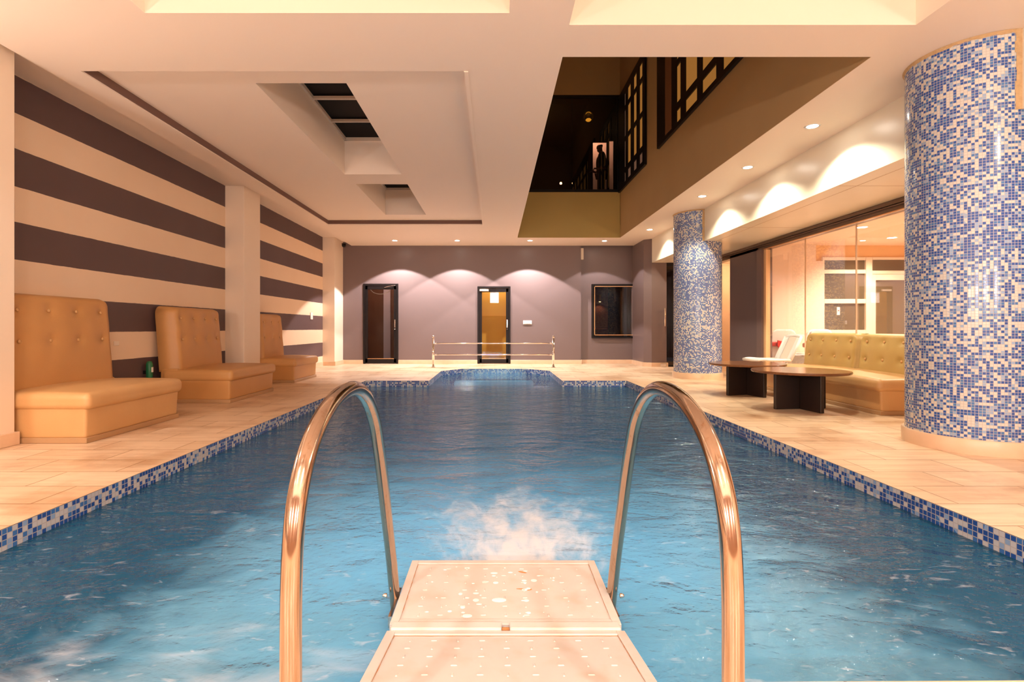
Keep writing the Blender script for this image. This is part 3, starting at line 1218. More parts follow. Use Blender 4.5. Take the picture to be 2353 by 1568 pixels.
# window wall at the back of the lounge
YB = 10.5
g = BM()
xs = [(6.56, 6.60), (7.44, 7.62)]
box(g, 6.56, YB - .05, .80, 6.60, YB + .03, 2.36)
box(g, 7.43, YB - .05, .80, 7.56, YB + .03, 2.36)
box(g, 8.35, YB - .05, .80, 8.5, YB + .03, 2.36)
box(g, 8.85, YB - .05, .80, 8.9, YB + .03, 2.36)
for z0, z1 in ((2.30, 2.36), (2.03, 2.11), (1.43, 1.52), (.80, .90)):
    box(g, 6.60, YB - .045, z0, 7.43, YB + .02, z1)
for z0, z1 in ((2.31, 2.36), (2.02, 2.09)):
    box(g, 7.56, YB - .045, z0, 8.85, YB + .02, z1)
wf = struct('window_4', g, M_WINFRAME, bevel=.006, segs=1)
g = BM()
box(g, 7.56, YB - .03, .80, 7.64, YB + .01, 2.02)
box(g, 8.25, YB - .03, .80, 8.35, YB + .01, 2.02)
box(g, 7.64, YB - .03, 1.90, 8.25, YB + .01, 2.02)
obj('door_leaf', g, M_WINFRAME, wf, bevel=.004, segs=1)
g = BM()
box(g, 6.6, YB + .0, .85, 7.43, YB + .012, 2.33)
box(g, 7.56, YB + .012, .82, 8.85, YB + .02, 2.33)
obj('pane', g, M_WINGLASS, wf)
g = BM()
box(g, 6.87, YB - .012, 1.20, 6.93, YB - .003, 1.36)
ex = obj('wall_switch', g, M_WHITE)
tag(ex, 'pale plate with a red light seen in the lounge window', 'switch')
g = BM()
lathe(g, [(.012, 0), (.012, .006)], 12)
o = obj('indicator_light', g, glow('red_led', (1, .08, .08), 1.5), ex)
o.location = (6.90, YB - .014, 1.29)
o.rotation_euler = (PI / 2, 0, 0)

# ------------------------------------------------------------------ upper storey details
def lattice(name, n, Y0, Y1, Z0, Z1, colsY, rows, jamb=None):
    root = struct(name, BM(), M_BLACK)
    x = 3.0
    g = BM()
    panes = []
    for (a, b) in colsY:
        for (c, d) in rows:
            if d <= Z1:
                panes.append((a, b, c, d))
    for a, b, c, d in cells(Y0, Y1, Z0, Z1, panes):
        box(g, x - .05, a, c, x - .004, b, d)
    o = obj('window_frame', g, M_BLACK, root)
    for (a, b, c, d) in panes:
        g = BM()
        box(g, x - .03, a, c, x - .02, b, d)
        obj('pane', g, M_PANEDIM if (d < 4.5 and n == 5) or (a > 11.7) else M_PANE, root)
    return root


ROWS = [(4.27, 4.47), (4.59, 5.19), (5.29, 5.89), (5.99, 6.28)]
lattice('window_5', 5, 10.3, 12.49, 4.17, 6.45, [(10.45, 10.68), (10.88, 11.13), (11.35, 11.62), (11.80, 11.92)], ROWS)
lattice('window_6', 6, 4.9, 9.51, 4.20, 6.6, [(8.30, 8.50), (7.62, 8.10), (6.96, 7.45), (6.30, 6.77), (5.70, 6.1), (5.1, 5.5)], ROWS)
g = BM()
box(g, 2.945, 8.72, 4.27, 2.951, 9.03, 6.5)
struct('trim_9', g, paint('brown_reflection', (.20, .09, .035), .6))  # brown reflection beside the lattice, put into the strip's colour

# dark gallery behind the upper glass
UF = 4.22
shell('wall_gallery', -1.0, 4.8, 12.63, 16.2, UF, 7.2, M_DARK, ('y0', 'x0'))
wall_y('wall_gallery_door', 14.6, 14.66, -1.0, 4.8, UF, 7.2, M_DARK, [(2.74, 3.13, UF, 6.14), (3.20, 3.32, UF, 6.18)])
g = BM()
box(g, 2.4, 15.6, UF + .001, 3.9, 15.65, 6.6)
struct('wall_gallery_lit', g, paint('pink_lit_wall', (.80, .56, .44), .7))
lamp('POINT', (3.0, 15.1, 6.5), 14, (1, .68, .50), shadow_soft_size=.1)
uw = struct('window_7', (lambda g: (box(g, .54, 12.50, 4.19, 3.0, 12.56, 4.26), box(g, .54, 12.50, 6.46, 3.0, 12.56, 6.52), box(g, 2.93, 12.5, 4.26, 3.0, 12.56, 6.46), g)[3])(BM()), M_BLACK)
for a, b in ((.54, 1.85), (1.86, 2.93)):
    g = BM()
    box(g, a, 12.53, 4.26, b, 12.538, 6.46)
    obj('pane', g, M_GLASSD, uw)
gl = thing('globe_reflection', 'amber-glowing globe standing in for a lamp reflection in the upper glass', 'lamp', (2.42, 13.5, 6.40))  # lamp reflection in the glazing, built as a globe behind it
g = BM()
lathe(g, [(.02, .14), (.08, .115), (.125, .06), (.14, 0), (.125, -.06), (.08, -.115), (.01, -.14)], 24)
obj('globe', g, glass('smoked_globe', (.5, .42, .25), .15, 2), gl, smooth=True)
g = BM()
lathe(g, [(.005, -.04), (.05, -.05), (.075, -.08), (.05, -.11), (.005, -.12)], 12)
obj('bulb', g, glow('amber_reflection', (1, .55, .08), 1.2), gl, smooth=True)
g = BM()
tube(g, [(0, 0, .14), (0, 0, .79)], .006, 6)
obj('cord', g, M_BLACK, gl)
cl_ = thing('glint_lamp', 'tiny bright glint of a reflection on an added stand, low in the upper gallery', 'lamp', (1.72, 13.6, UF))  # reflected glint built as a glowing bulb; its stand is made up
g = BM()
lathe(g, [(.09, 0), (.09, .02), (.012, .04), (.012, .46)], 16)
obj('stand', g, M_BLACK, cl_)
g = BM()
lathe(g, [(.002, .455), (.025, .465), (.032, .49), (.02, .515), (.002, .52)], 12)
obj('bulb', g, glow('small_glint', (1, .62, .25), 8), cl_)

# the person standing in the lit doorway of the gallery: profile, facing left, arms bent


def skin(name, verts, edges, radii, mat, parent, root=0, sub=2):
    me = bpy.data.meshes.new(name)
    me.from_pydata(verts, edges, [])
    me.materials.append(mat)
    o = bpy.data.objects.new(name, me)
    COL.objects.link(o)
    o.parent = parent
    md = o.modifiers.new('skin', 'SKIN')
    md.use_smooth_shade = True
    for i, r in enumerate(radii):
        rr = r if isinstance(r, tuple) else (r, r)
        me.skin_vertices[0].data[i].radius = rr
        me.skin_vertices[0].data[i].use_root = (i == root)
    s_ = o.modifiers.new('sub', 'SUBSURF')
    s_.levels = sub
    s_.render_levels = sub
    return o


pr = thing('person', 'person in dark clothes standing in profile in the lit upper doorway, head bowed', 'person', (2.90, 14.2, UF + .001), 0)
v = [(0, 0, .95), (0, 0, 1.10), (-.01, 0, 1.28), (-.005, 0, 1.42), (-.02, 0, 1.50), (-.045, 0, 1.56), (-.055, 0, 1.63), (-.05, 0, 1.70),  # 0-7 spine to crown
     (0, -.10, .90), (.01, -.11, .50), (.02, -.11, .09), (-.09, -.115, .04), (-.14, -.115, .03),       # 8-12 near leg
     (0, .10, .90), (-.02, .11, .50), (.0, .11, .09), (-.10, .115, .04), (-.15, .115, .03),            # 13-17 far leg
     (.0, -.17, 1.41), (.05, -.21, 1.14), (-.10, -.19, .98), (-.17, -.18, 1.0),                         # 18-21 near arm, hand
     (.0, .17, 1.41), (.04, .21, 1.14), (-.13, .18, 1.0), (-.20, .17, 1.03)]                             # 22-25 far arm
ed = [(0, 1), (1, 2), (2, 3), (3, 4), (4, 5), (5, 6), (6, 7), (0, 8), (8, 9), (9, 10), (10, 11), (11, 12), (0, 13), (13, 14), (14, 15), (15, 16), (16, 17),
      (3, 18), (18, 19), (19, 20), (20, 21), (3, 22), (22, 23), (23, 24), (24, 25)]
rd = [.13, .135, .135, .09, .05, .07, .088, .07, .085, .06, .04, .038, .028, .085, .06, .04, .038, .028, .055, .042, .03, .032, .055, .042, .03, .032]
# fingers: five short chains from each palm, curled
for h, (hx, hy, hz), sd in ((21, (-.17, -.18, 1.0), 1), (25, (-.20, .17, 1.03), -1)):
    for k in range(5):
        oy = (k - 2) * .017 * sd
        if k == 4:
            a = (hx + .01, hy + .035 * sd, hz + .02)
            b = (hx - .03, hy + .05 * sd, hz + .035)
            c = (hx - .055, hy + .05 * sd, hz + .03)
        else:
            ln = (.038, .044, .047, .040)[k]
            a = (hx - .03, hy + oy, hz + .0)
            b = (hx - .03 - ln, hy + oy, hz - .012)
            c = (hx - .035 - ln * 1.3, hy + oy, hz - .035)
        i0 = len(v)
        v += [a, b, c]
        ed += [(h, i0), (i0, i0 + 1), (i0 + 1, i0 + 2)]
        rd += [.010, .009, .007]
# nose and chin
i0 = len(v)
v += [(-.128, 0, 1.625), (-.11, 0, 1.555)]
ed += [(6, i0), (5, i0 + 1)]
rd += [.016, .022]
skin('body', v, ed, rd, M_SKIN, pr)
skin('shirt', [(0, 0, .93), (0, 0, 1.10), (-.012, 0, 1.27), (-.0, 0, 1.41), (-.01, 0, 1.46), (.0, -.17, 1.41), (.05, -.21, 1.14), (-.04, -.197, 1.03), (.0, .17, 1.41), (.04, .21, 1.14), (-.06, .19, 1.05)],
     [(0, 1), (1, 2), (2, 3), (3, 4), (3, 5), (5, 6), (6, 7), (3, 8), (8, 9), (9, 10)], [.145, .155, .155, .115, .065, .072, .058, .045, .072, .058, .045], M_SHIRT, pr)
skin('trousers', [(0, 0, .97), (0, -.10, .88), (.01, -.11, .50), (.02, -.11, .10), (0, .10, .88), (-.02, .11, .50), (0, .11, .10)],
     [(0, 1), (1, 2), (2, 3), (0, 4), (4, 5), (5, 6)], [.15, .105, .08, .065, .105, .08, .065], M_TROUSER, pr)
skin('hair', [(-.028, 0, 1.60), (-.040, 0, 1.655), (-.055, 0, 1.69)], [(0, 1), (1, 2)], [.060, .092, .080], M_HAIR, pr)

# ------------------------------------------------------------------ mosaic columns
def column(x, y, r, label):
    root = thing('mosaic_column', label, 'column', (x, y, 0), 0, 'blue mosaic columns along the right side')
    root['kind'] = 'thing'
    g = BM()
    uvl = g.loops.layers.uv.new('UVMap')
    n = 96
    zs = [.11, .6, 1.2, 1.8, BZ, CZ]
    for i in range(n):
        a, b = 2 * PI * i / n, 2 * PI * (i + 1) / n
        for z0, z1 in zip(zs, zs[1:]):
            f = quad(g, (r * math.cos(a), r * math.sin(a), z0), (r * math.cos(b), r * math.sin(b), z0), (r * math.cos(b), r * math.sin(b), z1), (r * math.cos(a), r * math.sin(a), z1))
            for lp, u in zip(f.loops, ((a * r, z0), (b * r, z0), (b * r, z1), (a * r, z1))):
                lp[uvl].uv = u
    bmesh.ops.remove_doubles(g, verts=g.verts, dist=1e-5)
    obj('shaft', g, M_MOS, root, smooth=True)
    g = BM()
    lathe(g, [(r + .022, 0), (r + .024, .10), (r + .018, .112), (r - .01, .113)], 96)
    smooth_by_angle(obj('base_ring', g, M_SKIRT, root))
    # rough plaster fillet where the shaft meets ceiling and beam
    g = BM()
    m_ = 60
    rnd = random.Random(int(y * 10))
    ang = [PI * .5 + (PI * 1.0) * k / m_ for k in range(m_ + 1)]
    ring = []
    for a in ang:
        w1 = .018 + rnd.random() * .012
        ring.append([(r + .001) * math.cos(a), (r + .001) * math.sin(a), CZ - w1, (r + .014) * math.cos(a), (r + .014) * math.sin(a), CZ - .001])
    for p, q in zip(ring, ring[1:]):
        quad(g, (p[0], p[1], p[2]), (q[0], q[1], q[2]), (q[3], q[4], q[5]), (p[3], p[4], p[5]))
    # vertical fillet at the near beam corner
    bx = 3.80 - x
    yy = -math.sqrt(r * r - bx * bx)
    for k in range(14):
        z0 = BZ + (CZ - BZ) * k / 14
        z1 = BZ + (CZ - BZ) * (k + 1) / 14
        wv = .028 + rnd.random() * .012
        quad(g, (bx - wv, -math.sqrt(r * r - (bx - wv) ** 2) - .002, z0), (bx, yy - .012, z0), (bx, yy - .012, z1), (bx - wv, -math.sqrt(r * r - (bx - wv) ** 2) - .002, z1))
    obj('plaster_fillet', g, paint('rough_plaster', (.62, .44, .24), .9, (.40, .25, .12), nscale=40, bump=.6, bscale=70), root)
    return root


column(3.84, 4.20, .43, 'broad blue and white mosaic column nearest at the right edge')
column(3.84, 9.90, .43, 'blue and white mosaic column farther back, behind the round tables')

# ------------------------------------------------------------------ downlights
def downlight(name, mat, r=.055):
    root = thing(name, '', 'ceiling light')
    g = BM()
    lathe(g, [(r, -.002), (r + .018, -.006), (r + .024, .0), (r, .0)], 24, (0, 0, 0), False)
    obj('trim_ring', g, M_WHITE, root, smooth=True)
    g = BM()
    lathe(g, [(.001, -.003), (r, -.003), (r, -.001), (.001, -.001)], 24, (0, 0, 0), False)
    obj('lens', g, mat, root)
    return root


dl = downlight('downlight', M_LENS)
used = [False]


def place(proto, loc, label, group):
    if not proto.get('used'):
        o = proto
        proto['used'] = True
    else:
        o = copy_tree(proto)
    o.location = loc
    o['label'] = label
    o['group'] = group
    return o


for i, (x, y) in enumerate(BACKROW):
    place(dl, (x, y, CZ), ['recessed ceiling light over the left glass door', 'recessed ceiling light left of the yellow-lit door', 'recessed ceiling light right of the yellow-lit door', 'recessed ceiling light in front of the dark window'][i], 'downlights before the back wall')
for i, (x, y) in enumerate(SIDEROW):
    place(dl, (x, y, CZ), ['recessed ceiling light nearest and largest along the right beam', 'recessed ceiling light second from the near column along the beam', 'recessed ceiling light third along the beam, just before the far column', 'recessed ceiling light beyond the far column, at the far end of the beam'][i], 'downlights along the right beam')
for i, (x, y) in enumerate(NEAR):
    if 3.72 > y > -.4 and ((NR1[0] < x < NR1[1]) or (NR2[0] < x < NR2[1])):
        continue
    if y > 3.0 or y < 3.0:
        place(dl, (x, y, CZ), 'recessed ceiling light above the near deck, outside the photo', 'downlights over the near deck')
ll = downlight('lounge_downlight', M_LENSW, .07)
for i, (x, y) in enumerate(LOUNGE):
    place(ll, (x, y, LZ), ['round ceiling light in the lounge above the covered chairs', 'round ceiling light in the middle of the lounge ceiling', 'round ceiling light closest to the lounge window wall', 'round lounge ceiling light near the glass wall above the sofa', 'round lounge ceiling light farthest to the right', 'round lounge ceiling light behind the near column'][i], 'lounge ceiling lights')
# globes of the added fill lamps behind and beside the camera
proto = thing('fill_lamp', 'unseen round fill lamp added on the walls around the camera', 'lamp', REAR_FILL[0], 0, 'added fill globes on the near walls')
g = BM()
lathe(g, [(.055, -.03), (.055, .03)], 20)
o = obj('wall_plate', g, M_CHROME, proto)
o.rotation_euler = (PI / 2, 0, 0)
o.location = (0, -.18, 0)
g = BM()
lathe(g, [(.001, -.09), (.05, -.075), (.08, -.04), (.09, 0), (.08, .04), (.05, .075), (.001, .09)], 20, (0, 0, 0), False)
o = obj('globe', g, glow('fill_globe_glow', (1, .8, .6), 4), proto, smooth=True)
o.location = (0, -.06, 0)
for p in REAR_FILL[1:]:
    copy_tree(proto).location = p
for p, rz_ in zip(SIDE_FILL, (-PI / 2, PI / 2)):
    c_ = copy_tree(proto)
    c_.location = p
    c_.rotation_euler = (0, 0, rz_)

# ------------------------------------------------------------------ banquettes
def cushion(bm, w, h, t, re, rc, buttons, nu=40, nv=34, bul=.0):
    """tufted pad: x across (0..w), z up (0..h), front at y=-t; rounded corners at the top, rounded front edge"""
    front, back = [], []
    for j in range(nv + 1):
        fr, bk = [], []
        for i in range(nu + 1):
            x, z = w * i / nu, h * j / nv
            # rounded top corners
            for cx, sg in ((rc, -1), (w - rc, 1)):
                if z > h - rc and (x - cx) * sg > 0:
                    dx, dz = x - cx, z - (h - rc)
                    m_ = max(abs(dx), abs(dz))
                    l = math.hypot(dx, dz)
                    if l > 0:
                        k = m_ / l
                        x, z = cx + dx * k, h - rc + dz * k
            dd = min(x, w - x, h - z)
            if z > h - rc and (x < rc or x > w - rc):
                cx = rc if x < rc else w - rc
                dd = rc - math.hypot(x - cx, z - (h - rc))
            q = max(0, min(1, dd / re))
            y = t * math.sqrt(max(0, 1 - (1 - q) ** 2))
            y += bul * math.sin(PI * min(1, x / w)) * math.sin(PI * min(1, z / h)) * q
            for bx, bz in buttons:
                d2 = ((x - bx) ** 2 + (z - bz) ** 2)
                y -= .020 * math.exp(-d2 / .0016) + .012 * math.exp(-d2 / .012)
            fr.append(bm.verts.new((x, -y, z)))
            bk.append(bm.verts.new((x, 0, z)))
        front.append(fr)
        back.append(bk)
    for g_ in (front, back):
        for j in range(nv):
            for i in range(nu):
                try:
                    bm.faces.new((g_[j][i], g_[j][i + 1], g_[j + 1][i + 1], g_[j + 1][i]))
                except ValueError:
                    pass
    for j in range(nv):
        for i in (0, nu):
            bm.faces.new((front[j][i], front[j + 1][i], back[j + 1][i], back[j][i]))
    for i in range(nu):
        for j in (0, nv):
            bm.faces.new((front[j][i], front[j][i + 1], back[j][i + 1], back[j][i]))


def banquette(label, cat, loc, rz, Ln, depth, seat_h, back_h, backs, mat_back, mat_seat, group, plinth=.035, back_t=.25, lean=4):
    """x along its length from 0 to Ln, front towards -y, back plane at y=0"""
    root = thing('banquette', label, cat, loc, rz, group)
    g = BM()
    box(g, .02, -depth + .035, 0, Ln - .02, -.03, plinth + .01)
    obj('plinth', g, M_PIPING, root, bevel=.004, segs=1)
    g = BM()
    rbox(g, .015, -depth + .035, plinth, Ln - .015, -.02, seat_h - .06, .025, taper=.012)
    obj('base', g, mat_seat, root, smooth=True)
    # seat pad overhanging at the front with rolled edges
    g = BM()
    rbox(g, -.005, -depth, seat_h - .15, Ln + .005, -.04, seat_h - .01, .052, dome=.035)
    obj('seat', g, mat_seat, root, smooth=True)
    # backs
    for (x0, x1) in backs:
        w_ = x1 - x0
        nb = max(3, round(w_ / .28))
        bt = []
        for r_, zz in enumerate((back_h - seat_h - .17, back_h - seat_h - .44) if back_h > 1 else (back_h - seat_h - .12, back_h - seat_h - .34)):
            for k in range(nb):
                bt.append((w_ * (k + .5) / nb, zz))
        zb = seat_h - .03
        hh = back_h - zb
        bt = [(a, b + .03) for a, b in bt]
        g = BM()
        cushion(g, w_, hh, back_t, .07 if back_h > 1 else .06, .11, bt, bul=.02)
        b_ = obj('backrest', g, mat_back, root, smooth=True)
        b_.location = (x0, 0, zb)
        b_.rotation_euler = (R(-lean), 0, 0)
        g = BM()
        box(g, .0, -back_t + .03, .02, w_, 0, zb + .04)
        s_ = obj('back_panel', g, mat_seat, root, bevel=.02, smooth=True)
        s_.location = (x0, -.012, 0)
        for (a, c) in bt:
            g = BM()
            lathe(g, [(.001, -.010), (.012, -.007), (.017, 0), (.012, .006), (.001, .008)], 12, (0, 0, 0), False)
            n_ = obj('button', g, M_LEATHER3, b_, smooth=True)
            n_.rotation_euler = (PI / 2, 0, 0)
            n_.location = (a, -back_t + .010, c)
    return root


GB = 'tan banquettes along the striped wall'
# left ones: back towards -x, so local -y -> world +x : rz = 90 deg; local x -> world y
banquette('tan tufted banquette nearest, beside the left edge pillar', 'banquette', (-4.21, 4.22, 0), R(90), 1.28, .93, .42, 1.25, [(.02, 1.26)], M_LEATHER, M_LEATHER3, GB)
banquette('tan tufted banquette in the middle, before the striped wall pillar', 'banquette', (-4.19, 6.50, 0), R(90), 1.32, .92, .42, 1.22, [(.02, 1.12)], M_LEATHER, M_LEATHER, GB)
banquette('tan tufted banquette farthest back, beyond the striped wall pillar', 'banquette', (-4.21, 8.90, 0), R(90), 1.15, .82, .42, 1.20, [(.02, .98)], M_LEATHER, M_LEATHER, GB)
# right: back towards +x: local -y -> world -x : rz=-90 ; local x -> world -y
banquette('long olive-tan tufted sofa with two back pads beside the glass wall', 'sofa', (4.88, 8.0, 0), R(-90), 2.42, .78, .40, .87, [(.03, 1.20), (1.21, 2.40)], M_LEATHER2, M_LEATHER3, None, back_t=.20, lean=6)

# ------------------------------------------------------------------ round tables
def round_table(label, x, y, r, h, rz):
    root = thing('round_table', label, 'table', (x, y, 0), rz, 'low round tables before the sofa')
    g = BM()
    lathe(g, [(r - .03, h - .032), (r - .004, h - .026), (r, h - .012), (r - .006, h)], 72)
    smooth_by_angle(obj('tabletop', g, M_WOODTOP, root))
    for k in range(2):
        g = BM()
        if k == 0:
            box(g, -.32, -.022, .001, .32, .022, h - .033)
        else:
            box(g, -.022, -.35, .001, .022, -.023, h - .033)
            box(g, -.022, .023, .001, .022, .35, h - .033)
        obj('leg_panel', g, M_WOODLEG, root, bevel=.004, segs=1)
    return root


round_table('low round dark wood table in front, nearer the mosaic column', 3.55, 6.08, .515, .45, R(8))
round_table('low round dark wood table behind the nearer one', 3.55, 7.36, .50, .445, R(14))

# ------------------------------------------------------------------ white sun loungers
def lounger(label, loc, rz, back_deg, seat_len=1.15, wdt=.60, back_len=.72, h=.33):
    root = thing('sun_lounger', label, 'sun lounger', loc, rz, 'white sun loungers')
    g = BM()
    for sx in (-wdt / 2, wdt / 2):
        tube(g, spline([(sx, 0, h), (sx, .1, h + .012), (sx, seat_len * .5, h), (sx, seat_len, h)], 5), .022, 10)
    tube(g, [(-wdt / 2, 0, h), (wdt / 2, 0, h)], .022, 10)
    tube(g, [(-wdt / 2, seat_len, h), (wdt / 2, seat_len, h)], .022, 10)
    obj('frame', g, M_WHITE, root, smooth=True)
    g = BM()
    box(g, -wdt / 2 + .01, .01, h + .004, wdt / 2 - .01, seat_len, h + .018)
    obj('seat', g, M_WHITE, root)
    g = BM()
    a = R(back_deg)
    dy, dz = math.cos(a), math.sin(a)
    for sx in (-wdt / 2, wdt / 2):
        tube(g, [(sx, seat_len, h), (sx, seat_len + dy * back_len, h + dz * back_len)], .024, 10)
    tube(g, spline([(-wdt / 2, seat_len + dy * back_len, h + dz * back_len), (0, seat_len + dy * (back_len + .02), h + dz * (back_len + .02)), (wdt / 2, seat_len + dy * back_len, h + dz * back_len)], 5), .024, 10)
    bk = obj('backrest', g, M_WHITE, root, smooth=True)
    g = BM()
    for s0, s1, m_ in ((-wdt / 2, -wdt / 2 + .10, 0), (wdt / 2 - .10, wdt / 2, 0), (-wdt / 2 + .10, wdt / 2 - .10, 1)):
        n_ = .012 if m_ == 0 else .006
        quad(g, (s0, seat_len, h + n_), (s1, seat_len, h + n_), (s1, seat_len + dy * back_len, h + dz * back_len + n_), (s0, seat_len + dy * back_len, h + dz * back_len + n_), mi=m_)
        quad(g, (s0, seat_len, h - n_), (s0, seat_len + dy * back_len, h + dz * back_len - n_), (s1, seat_len + dy * back_len, h + dz * back_len - n_), (s1, seat_len, h - n_), mi=m_)
    obj('sling', g, [M_WHITE, M_MESHW], bk)
    for sx in (-wdt / 2 + .03, wdt / 2 - .03):
        for sy in (.12, seat_len - .05):
            g = BM()
            tube(g, [(sx, sy, h), (sx * 1.02, sy, 0.0)], .02, 8)
            obj('leg', g, M_WHITE, root, smooth=True)
    return root


lounger('white reclined sun lounger behind the sofa, before the glass wall', (4.18, 8.55, 0), R(-86), 64, seat_len=.56, back_len=.42, wdt=.40, h=.42)
lounger('white cloth lounger standing half hidden behind the nearest column', (4.72, 4.72, 0), R(-8), 70, seat_len=.40, back_len=.35, wdt=.5)

# ------------------------------------------------------------------ lounge furniture
def covered_chair(label, loc, rz, bow=True):
    root = thing('covered_chair', label, 'chair', loc, rz, 'white covered banquet chairs in the lounge')
    g = BM()
    # skirted seat block
    prism(g, [(-.23, -.23), (.23, -.23), (.22, .23), (-.22, .23)], 0.0, .46)
    obj('seat', g, M_CLOTH, root, bevel=.03, segs=3, smooth=True)
    g = BM()
    cushion(g, .44, .92, .07, .05, .12, [], 16, 24)
    b_ = obj('backrest', g, M_CLOTH, root, smooth=True)
    b_.location = (-.22, .25, .0)
    b_.rotation_euler = (R(-5), 0, 0)
    if bow:
        g = BM()
        box(g, -.235, .155, .60, .235, .36, .68)
        s_ = obj('sash', g, M_RED, root, bevel=.02, segs=2)
        for y_, nm in ((.375, 1), (.145, -1)):
            g = BM()
            for sg in (-1, 1):
                prism_pts = [(0, .02), (sg * .06, .055), (sg * .14, .075), (sg * .15, -.02), (sg * .13, -.065), (sg * .06, -.045), (0, -.02)]
                vs = [g.verts.new((p[0], y_, .64 + p[1])) for p in prism_pts]
                ws = [g.verts.new((p[0], y_ + .035 * nm * (.4 + abs(p[0]) * 4), .64 + p[1] * .9)) for p in prism_pts]
                g.faces.new(vs)
                g.faces.new(ws[::-1])
                for k in range(len(vs)):
                    g.faces.new((vs[k], vs[(k + 1) % len(vs)], ws[(k + 1) % len(vs)], ws[k]))
                quad(g, (sg * .01, y_ + .02 * nm, .63), (sg * .05, y_ + .03 * nm, .62), (sg * .09, y_ + .035 * nm, .34), (sg * .035, y_ + .03 * nm, .30))
            lathe(g, [(.001, -.03), (.022, -.02), (.028, 0), (.022, .02), (.001, .03)], 10, (0, y_ + .02 * nm, .64), False)
            obj('bow', g, M_RED, s_)
    return root


def cloth_table(label, x, y, r, h):
    root = thing('banquet_table', label, 'table', (x, y, 0), 0, 'white clothed tables in the lounge')
    g = BM()
    n = 72
    rings = []
    for k, (rr, z) in enumerate(((.001, h), (r * .7, h), (r, h - .004), (r + .012, h - .03), (r + .02, h * .6), (r + .035, .02))):
        ring = []
        for i in range(n):
            a = 2 * PI * i / n
            w_ = (0 if k < 3 else (.006, .02, .035)[k - 3]) * math.sin(a * 11)
            ring.append(g.verts.new(((rr + w_) * math.cos(a), (rr + w_) * math.sin(a), z)))
        rings.append(ring)
    for a, b in zip(rings, rings[1:]):
        for i in range(n):
            g.faces.new((a[i], a[(i + 1) % n], b[(i + 1) % n], b[i]))
    obj('tablecloth', g, M_CLOTH, root, smooth=True)
    g = BM()
    lathe(g, [(r * .95, h - .03), (r * .95, h - .006)], 32)
    obj('tabletop', g, M_WOODTOP, root)
    return root


covered_chair('white covered chair with a red bow, leftmost in the lounge', (5.40, 10.04, 0), R(176))
covered_chair('white covered chair right behind the sun lounger backrest', (5.95, 9.92, 0), R(180), False)
covered_chair('white covered chair with red sash just left of the sofa top', (5.56, 9.30, 0), R(190))
covered_chair('white covered chair behind the sofa, left of its middle', (6.62, 7.85, 0), R(200))
covered_chair('white covered chair behind the sofa, close to the column', (7.15, 7.3, 0), R(170))
cloth_table('round table under a white cloth behind the sun lounger', 6.78, 9.72, .5, .74)
cloth_table('round table under a white cloth deeper in the lounge, right side', 7.95, 8.6, .72, .76)

# ------------------------------------------------------------------ barrier rail at the far end
rl = thing('guard_rail', 'low chrome guard rail with two posts before the yellow-lit door', 'railing', (-.04, 12.4, 0))
for sx in (-1.42, 1.43):
    g = BM()
    tube(g, [(sx, 0, 0), (sx, 0, .70)], .028, 16)
    p_ = obj('post', g, M_CHROME, rl, smooth=True)
    g = BM()
    lathe(g, [(.001, .76), (.02, .752), (.032, .73), (.033, .712), (.024, .70)], 16, (sx, 0, 0), False)
    obj('cap', g, M_CHROME, p_, smooth=True)
    g = BM()
    lathe(g, [(.055, .001), (.055, .008), (.03, .014)], 20, (sx, 0, 0))
    obj('base_flange', g, M_CHROME, p_)
for z in (.575, .305):
    g = BM()
    tube(g, [(-1.42 + .03, 0, z), (1.43 - .03, 0, z)], .014, 12)
    r_ = obj('rail', g, M_CHROME, rl, smooth=True)
    g = BM()
    for sx, e_ in ((-1.42, 1), (1.43, -1)):
        tube(g, [(sx + e_ * .028, 0, z), (sx + e_ * .08, 0, z)], .020, 12)
    obj('rail_socket', g, M_CHROME, r_, smooth=True)

# ------------------------------------------------------------------ small fittings
g = BM()
box(g, .74, 13.675, .915 + .12, .97, 13.70, .915 + .22)
sw = obj('switch_plate', g, M_WHITE, bevel=.006, segs=2)
tag(sw, 'wide white switch plate on the grey wall right of the yellow-lit door', 'switch')
for k in range(3):
    g = BM()
    box(g, .765 + k * .063, 13.668, 1.055, .81 + k * .063, 13.676, 1.115)
    obj('rocker', g, M_WHITE, sw, bevel=.002, segs=1)
g = BM()
box(g, -4.28, 12.10, 1.14, -4.262, 12.24, 1.30)
sw = obj('switch_plate', g, M_WHITE, bevel=.005, segs=2)
tag(sw, 'white switch plate on the striped wall near the far pillar', 'switch')
g = BM()
box(g, -4.263, 12.13, 1.16, -4.256, 12.21, 1.21)
obj('rocker', g, M_WHITE, sw)
g = BM()
box(g, -4.28, 6.28, .60, -4.27, 6.36, .65)
o = obj('wall_socket', g, M_CREAM, bevel=.003, segs=1)
o.location = (0, -.42, .14)
tag(o, 'small cream socket low on the striped wall between two banquettes', 'socket')
